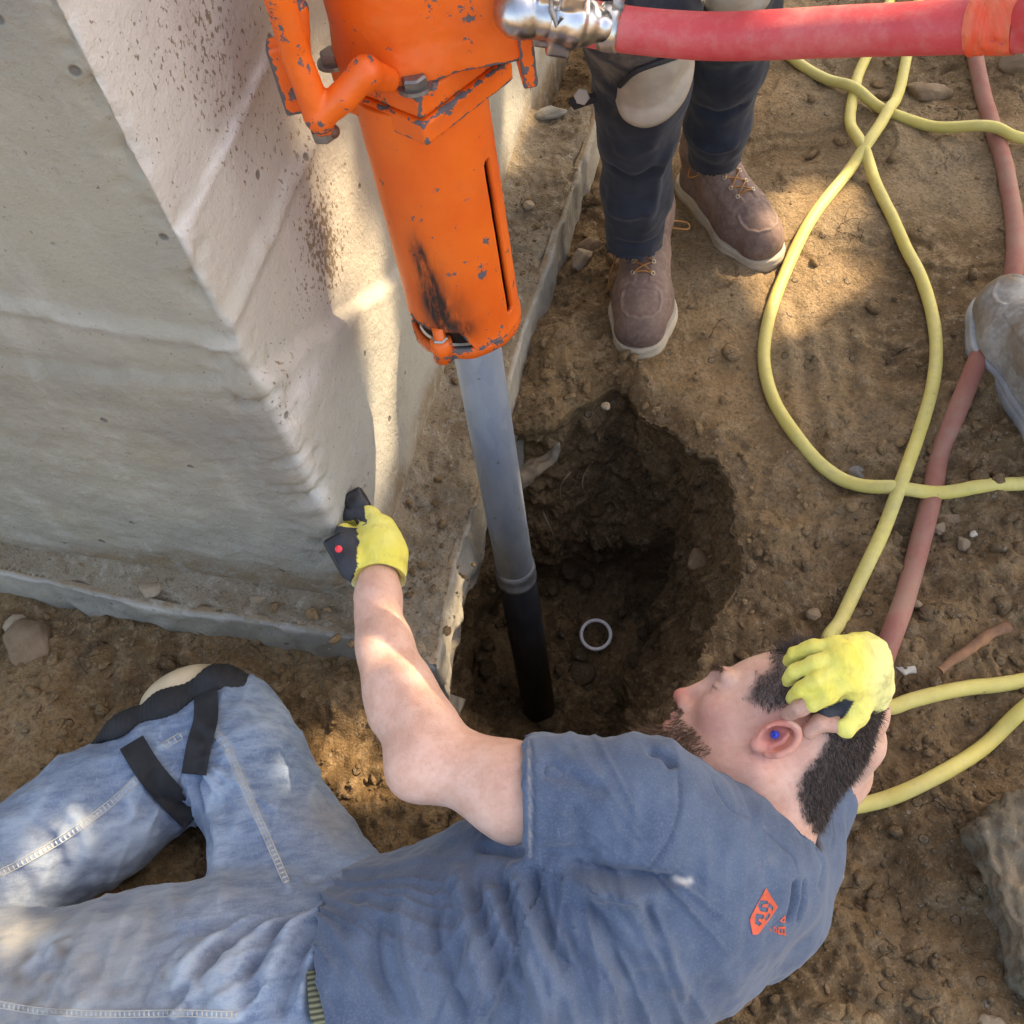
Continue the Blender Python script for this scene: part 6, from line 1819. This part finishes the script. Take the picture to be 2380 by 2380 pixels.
# upper bodies (above the frame): one continuous skin figure each with jacket
def upper_body(parent, pel, lean, skinname='body'):
    pel = np.array(pel, float); ch = pel + lean * .42; nk = pel + lean * .58; hd = nk + lean * .16
    r = np.array([lean[1], -lean[0], 0.]); side = np.array([1., -.25, 0]); side /= np.linalg.norm(side)
    fwd = np.array([-.25, -1., 0]); fwd /= np.linalg.norm(fwd)
    def arms(s, g):
        for sg in (-1, 1):
            sh = ch + side * sg * .185 + lean * .04; el = sh - lean * .24 + side * sg * .06 - fwd * .06; wr = el - lean * .20 + fwd * .10
            s.chain([sh, el, wr], [.058 + g, .046 + g, .034 + g], .03)
            if g == 0:
                s.chain([wr, wr - lean * .06 + fwd * .02], [.030, .034], .02)
                for j in range(4):
                    b0 = wr - lean * .08 + fwd * (.0 + .018 * (j - 1.5)); s.chain([b0, b0 - lean * .05 - side * sg * .008, b0 - lean * .075 - side * sg * .03], [.010, .009, .0075], .004)
                s.chain([wr - lean * .03 + fwd * .03, wr - lean * .08 + fwd * .055], [.012, .009], .006)
    lo = np.minimum(np.minimum(pel, hd), ch) - .50; hi = np.maximum(np.maximum(pel, hd), ch) + .50
    s = Sdf(lo, hi, .006)
    s.chain([pel, ch], [.12, .13], .05, fd=fwd, fl=.75); s.chain([ch, nk], [.12, .06], .05); s.chain([nk, hd], [.058, .058], .02)
    s.ell(hd + lean * .06, np.array([fwd, lean, side]), (.098, .12, .078), .02); s.ell(hd + lean * .04 + fwd * .10, np.array([fwd, lean, side]), (.02, .018, .012), .01)
    s.ell(hd + lean * .00 + fwd * .05, np.array([fwd, lean, side]), (.055, .06, .05), .03)
    for sg in (-1, 1): s.ell(hd + lean * .05 + side * sg * .08, np.array([fwd, lean, side]), (.018, .03, .01), .005)
    arms(s, 0); V, F = s.mesh(1); z0 = np.zeros(len(V))
    mesh_np(skinname, V, F, SKIN, parent, attrs={k: z0 for k in ('red', 'lip', 'line', 'beard', 'scalp')})
    s = Sdf(lo, hi, .006)
    s.chain([pel, ch], [.145, .155], .05, fd=fwd, fl=.78); s.chain([ch, nk - lean * .04], [.145, .075], .05); arms(s, .012)
    for sg in (-1, 1):
        sh = ch + side * sg * .185 + lean * .04; el = sh - lean * .24 + side * sg * .06 - fwd * .06; wr = el - lean * .20 + fwd * .10
        s.cap(wr, wr - lean * .1, .06, .06, 0, sub=True)
    V, F = s.mesh(1); N = normals_of(V, F); V = V + N * (.006 * fbm(V, .08, 3))[:, None]
    mesh_np('jacket', V, F, mat_trousers('jacket_' + parent.name.replace('.', ''), (.05, .055, .06), (.08, .085, .09), (.2, .18, .15)), parent, attrs={'dust': np.full(len(V), .2)})
    s = Sdf(hd - .2, hd + .3, .006); s.ell(hd + lean * .075 - fwd * .012, np.array([fwd, lean, side]), (.10, .115, .083), 0); s.plane(hd + lean * .09 + fwd * .04, fwd - lean * .8)
    V, F = s.mesh(1); mesh_np('hair', V, F, HAIR, parent)
lean = np.array([.34, .16, .93]); lean /= np.linalg.norm(lean)
upper_body(stand, (.46, 1.64, 1.06), lean)

# ---- bystander at the right edge
by = empty('person', (1.0, .9, 0), 'person at the right edge with one clay-caked grey boot in view', 'person')
t3 = A(2298, 692, .03); h3 = A(2468, 1040, .03)
place_boot(by, h3, t3, GREYB, SOLEG, 1.16, gz(t3) - .004, laces=True)
f3 = (t3 - h3)[:2]; f3 /= np.linalg.norm(f3)
o3 = t3[:2] - f3 * .30 * 1.16; an3 = o3 + f3 * .055
n3_ = np.array([f3[1], -f3[0]])
an4 = an3 + n3_ * .30 + f3 * -.1
place_boot(by, an4 - f3 * .06, an4 + f3 * .26, GREYB, SOLEG, 1.12, gz(an4) - .004)
def col(p, z): return np.array([p[0], p[1], z])
kn3 = col(an3 + np.array([.10, -.02]), .50); kn4 = col(an4 + np.array([.04, -.02]), .50); pv = col((an3 + an4) / 2 + np.array([.16, -.06]), .95)
trousers('trousers', [([col(an3, .13), col(an3 + np.array([.03, -.01]), .28), kn3, pv + [-.06, .08, 0]], [.058, .062, .075, .10]), ([col(an4, .13), col(an4, .28), kn4, pv + [.06, -.08, 0]], [.058, .062, .075, .10])], by,
         [(col(an3, .06), col(an3, .10), .055), (col(an4, .06), col(an4, .10), .055)], lo=pv - [.5, .5, .88], hi=pv + [.5, .6, .17], m=mat_trousers('grey_trousers', (.10, .10, .10), (.16, .16, .155), (.3, .27, .22)),
         extra=lambda s: s.cap(pv, pv + [0, 0, .1], .155, .15, .06))
upper_body(by, pv + [0, 0, .10], np.array([.05, .0, 1.]) / np.linalg.norm([.05, 0, 1.]))
# ================================================================== STONES, FRAGMENTS, ROOTS
def mat_stone(name, a, b):
    t = NT(name); n = t.noise(24, 5, .65); n2 = t.noise(110, 5, .7); n3 = t.noise(8, 3, .5)
    c = t.mix(t.ramp(n, .3, .7), a, b); c = t.mix(t.ramp(n3, .5, .7, 0, .6), c, (.17, .115, .07))
    return t.done(c, .92, t.math('ADD', n, n2), .7, .004, spec=.2)
ST = {'brown': mat_stone('brown_stone', (.15, .10, .065), (.25, .18, .12)), 'tan': mat_stone('tan_stone', (.28, .22, .15), (.40, .32, .23)),
      'pale': mat_stone('pale_stone', (.46, .42, .35), (.58, .54, .46)), 'grey': mat_stone('grey_stone', (.18, .17, .15), (.30, .29, .26)), 'rust': mat_stone('rust_stone', (.27, .13, .065), (.36, .20, .11)),
      'clay': mat_stone('clay_lump', (.19, .13, .08), (.28, .20, .13))}
STONES = [  # px, py, half sizes in px (x,y), tilt, colour, zbase, label
 (72, 1503, 62, 46, .2, 'clay', 0, 'large rounded lump of tan clay at the left under the footing'),
 (38, 1448, 28, 20, 0, 'tan', 0, 'small oblong clay lump above the large one at the left edge'),
 (268, 1500, 26, 16, -.6, 'tan', 0, 'tilted tan lump just under the footing ledge at the left'),
 (560, 1600, 62, 36, .3, 'clay', 0, 'broad flat clay slab above the black knee pad'),
 (490, 1528, 24, 13, .2, 'tan', 0, 'small smooth tan stone above the flat clay slab'),
 (350, 1368, 26, 20, .4, 'tan', .105, 'tan stone lying on the footing ledge left of the yellow glove'),
 (318, 1342, 14, 9, -.5, 'pale', .105, 'small pale pebble on the footing ledge beside a tan stone'),
 (398, 1352, 24, 15, .2, 'rust', .105, 'rust red lump on the footing ledge'),
 (600, 1392, 22, 14, -.4, 'tan', .105, 'tan pebble on the footing ledge nearest the wall corner'),
 (255, 2075, 80, 60, -.3, 'rust', -.02, 'rust brown rock lying between the two jeans legs'),
 (1997, 1096, 25, 19, 0, 'grey', 0, 'round grey stone half sunk inside the bottom of the hose loop'),
 (2186, 1222, 18, 15, .3, 'tan', 0, 'tan cobble under the yellow hose, right of the dusty red hose'),
 (2243, 1258, 17, 21, 0, 'tan', 0, 'upright tan cobble right of the dusty red hose'),
 (2267, 1234, 8, 7, 0, 'pale', 0, 'tiny pale pebble beside the upright tan cobble'),
 (2205, 1196, 38, 12, .35, 'clay', 0, 'long thin clay sliver right of the dusty red hose'),
 (2180, 1410, 11, 16, .2, 'pale', 0, 'small white pebble below the cobbles at the right'),
 (2133, 1397, 15, 12, 0, 'tan', 0, 'tan pebble touching the dusty red hose'),
 (1893, 1420, 17, 13, 0, 'clay', 0, 'small clay lump above the raised yellow glove'),
 (2105, 1533, 36, 26, .2, 'pale', 0, 'pale broken clay piece right of the raised yellow glove'),
 (1846, 1480, 22, 14, 0, 'clay', 0, 'clay stone peeking out behind the raised yellow glove'),
 (2020, 1790, 18, 17, 0, 'clay', 0, 'round clay ball behind the back of the lying head'),
 (1959, 2026, 9, 9, 0, 'pale', 0, 'small white pebble right of the blue shoulder'),
 (2252, 2318, 12, 18, -.5, 'pale', 0, 'pale splinter of stone near the bottom right corner'),
 (2318, 2378, 30, 16, 0, 'tan', 0, 'tan slab on the bottom edge at the right'),
 (1700, 2320, 34, 24, .1, 'clay', 0, 'brown clay lump below the back of the blue shirt'),
 (1925, 2372, 34, 16, 0, 'tan', 0, 'tan flat stone on the bottom edge right of the shirt'),
 (1410, 953, 12, 10, 0, 'tan', 0, 'small tan stone on the far lip of the hole'),
 (1620, 1300, 26, 22, .2, 'clay', -.17, 'rounded stone stuck in the right side of the hole'),
 (1277, 262, 38, 17, -.35, 'grey', .11, 'flat grey flake lying on the footing beside the standing knee'),
 (1228, 477, 13, 12, 0, 'tan', .11, 'small tan stone on the footing halfway up'),
 (1354, 602, 24, 30, .3, 'tan', .01, 'tall tan clod between footing and standing boot'),
 (1372, 566, 26, 17, 0, 'clay', .01, 'flat clod just above the tall tan one beside the footing'),
 (1300, 790, 30, 24, 0, 'clay', .01, 'knobbly clod against the footing below the boot'),
 (1265, 905, 26, 20, .5, 'clay', .01, 'knobbly clod wedged between the pipe and the dirt bank'),
 (2165, 195, 46, 22, .1, 'clay', 0, 'dark clod heap between the hoses near the top'),
 (2370, 140, 40, 34, .1, 'clay', 0, 'clod at the top right corner under the red hose'),
]
cache = {}
for i_, (px, py, a, b, tl_, colr, zb, lab) in enumerate(STONES):
    c = at(px, py, zb); pm = 2400 / np.linalg.norm(c - EYE)
    V, F = stone_mesh(40 + i_, 4, .22, 1.0)
    e1 = imgd(np.cos(tl_), np.sin(tl_)); e2 = np.array([-e1[1], e1[0], 0])
    sc_ = np.array([a / pm, b / pm / .88, min(a, b) / pm * .62]); V = V * sc_
    V = V + (fbm(V, sc_.min() * .7, 3)[:, None] * sc_.min() * .06)
    if zb == 0 or zb == -.02: zb_ = float(hgt(np.array(c[0]), np.array(c[1]), False)) + (zb if zb else .0)
    else: zb_ = zb
    V = V[:, :1] * e1 + V[:, 1:2] * e2 + V[:, 2:] * np.array([0, 0, 1.]) + np.array([c[0], c[1], zb_ + sc_[2] * .25])
    o = mesh_np('clay_clod' if colr == 'clay' else 'stone', V, F, ST[colr]); tag(o, lab, 'clod' if colr == 'clay' else 'stone', 'loose stones and clods')

# big rock at the bottom right
s = Sdf(A(2330, 2080, 0) - [.22, .28, .16], A(2330, 2080, 0) + [.34, .30, .16], .004)
c = A(2440, 2090, 0)
e1 = imgd(.25, .97); e2 = np.array([-e1[1], e1[0], 0]); up3 = np.array([0, 0, 1.])
s.box(c + [.02, 0, -.01], np.array([e1, e2, up3]), (.125, .095, .065), .02)
s.box(A(2400, 1955, .0), np.array([imgd(.9, .3), imgd(-.3, .9), up3]), (.055, .05, .055), .02, .02)
s.box(A(2450, 2220, -.02), np.array([imgd(.9, .3), imgd(-.3, .9), up3]), (.06, .07, .06), .02, .03)
V, F = s.mesh(1); N = normals_of(V, F)
V = V + N * (.020 * np.abs(fbm(V, .09, 4, .6)) - .012 + .004 * np.abs(vnoise(V, .035, 2)) + .005 * np.abs(vnoise(V, .02)) + .002 * vnoise(V, .008))[:, None]
t = NT('mossy_rock'); n = t.noise(10, 6, .7); n2 = t.noise(60, 5, .7)
cc = t.mix(t.ramp(n, .35, .65), (.10, .085, .06), (.19, .155, .11)); cc = t.mix(t.ramp(n2, .5, .75, 0, .6), cc, (.27, .23, .17)); cc = t.mix(t.ramp(t.noise(6, 3), .52, .6, 0, .8), cc, (.25, .19, .125))
o = mesh_np('rock', V, F, t.done(cc, .95, t.math('ADD', n, n2), .8, .008, spec=.2)); tag(o, 'big rough grey rock half buried at the bottom right edge', 'rock')

# broken concrete toe right of the pipe
s = Sdf((-.02, .90, -.16), (.16, 1.12, .03), .0022)
s.chain([A(1205, 1105, -.03), A(1245, 1085, -.03), A(1285, 1062, -.03)], [.020, .016, .009], .01, fd=(0, 0, 1), fl=.7)
s.cap(A(1200, 1120, -.05), A(1228, 1118, -.05), .02, .012, .02)
s.cap(A(1296, 1030, -.01), A(1280, 1065, -.03), .008, .012, .01)
V, F = s.mesh(1); N = normals_of(V, F); V = V + N * (.007 * fbm(V, .05, 3, .55) - .006 * np.abs(vnoise(V, .018)))[:, None]
o = mesh_np('concrete_fragment', V, F, mat_stone('earthy_concrete', (.09, .083, .07), (.17, .155, .13)))
tag(o, 'jagged grey concrete spur sticking out into the hole right of the pipe', 'concrete')

# roots hanging from the far side of the hole
ROOTM = mat_simple('pale_root', (.30, .22, .15), .9, var=.3)
for pxs, r_, lab in [([(1326, 1098), (1308, 1118), (1301, 1138), (1304, 1160)], .0017, 'thin root hanging at the left of the far hole side'), ([(1377, 1074), (1360, 1096), (1352, 1124), (1362, 1155)], .0017, 'thin root with a bend hanging right of its neighbour'),
                     ([(1262, 1190), (1276, 1222), (1290, 1252), (1295, 1293)], .0020, 'longest thin root in the hole, beside the pipe'), ([(1408, 1245), (1418, 1264), (1428, 1282)], .0015, 'short root stub low in the middle of the hole')]:
    P = [hit(PTREE, *q) for q in smooth_path(pxs, 14)]; P = np.array([q + (EYE - q) * .012 for q in P if q is not None])
    P = laplace_line(P, 6)
    V, F = tube(P, np.linspace(r_, r_ * .5, len(P)), 7); o = mesh_np('root', V, F, ROOTM); tag(o, lab, 'root', 'roots in the hole')
# stick half buried in the dirt at the right
P = smooth_path([at(x, y, .012) for x, y in [(2185, 1560), (2215, 1535), (2260, 1505), (2300, 1475), (2345, 1455)]], 30)
V, F = tube(P, .006 + .003 * np.abs(vnoise(P, .02)) + np.linspace(0, .002, 30), 10); N = normals_of(V, np.array([f for f in F if len(f) == 4]))
V = V + N * (.0015 * vnoise(V, .01))[:, None]
o = mesh_np('stick', V, F, mat_stone('bark_stick', (.17, .10, .07), (.33, .17, .09))); tag(o, 'crooked reddish stick half buried in the dirt right of the glove', 'stick')
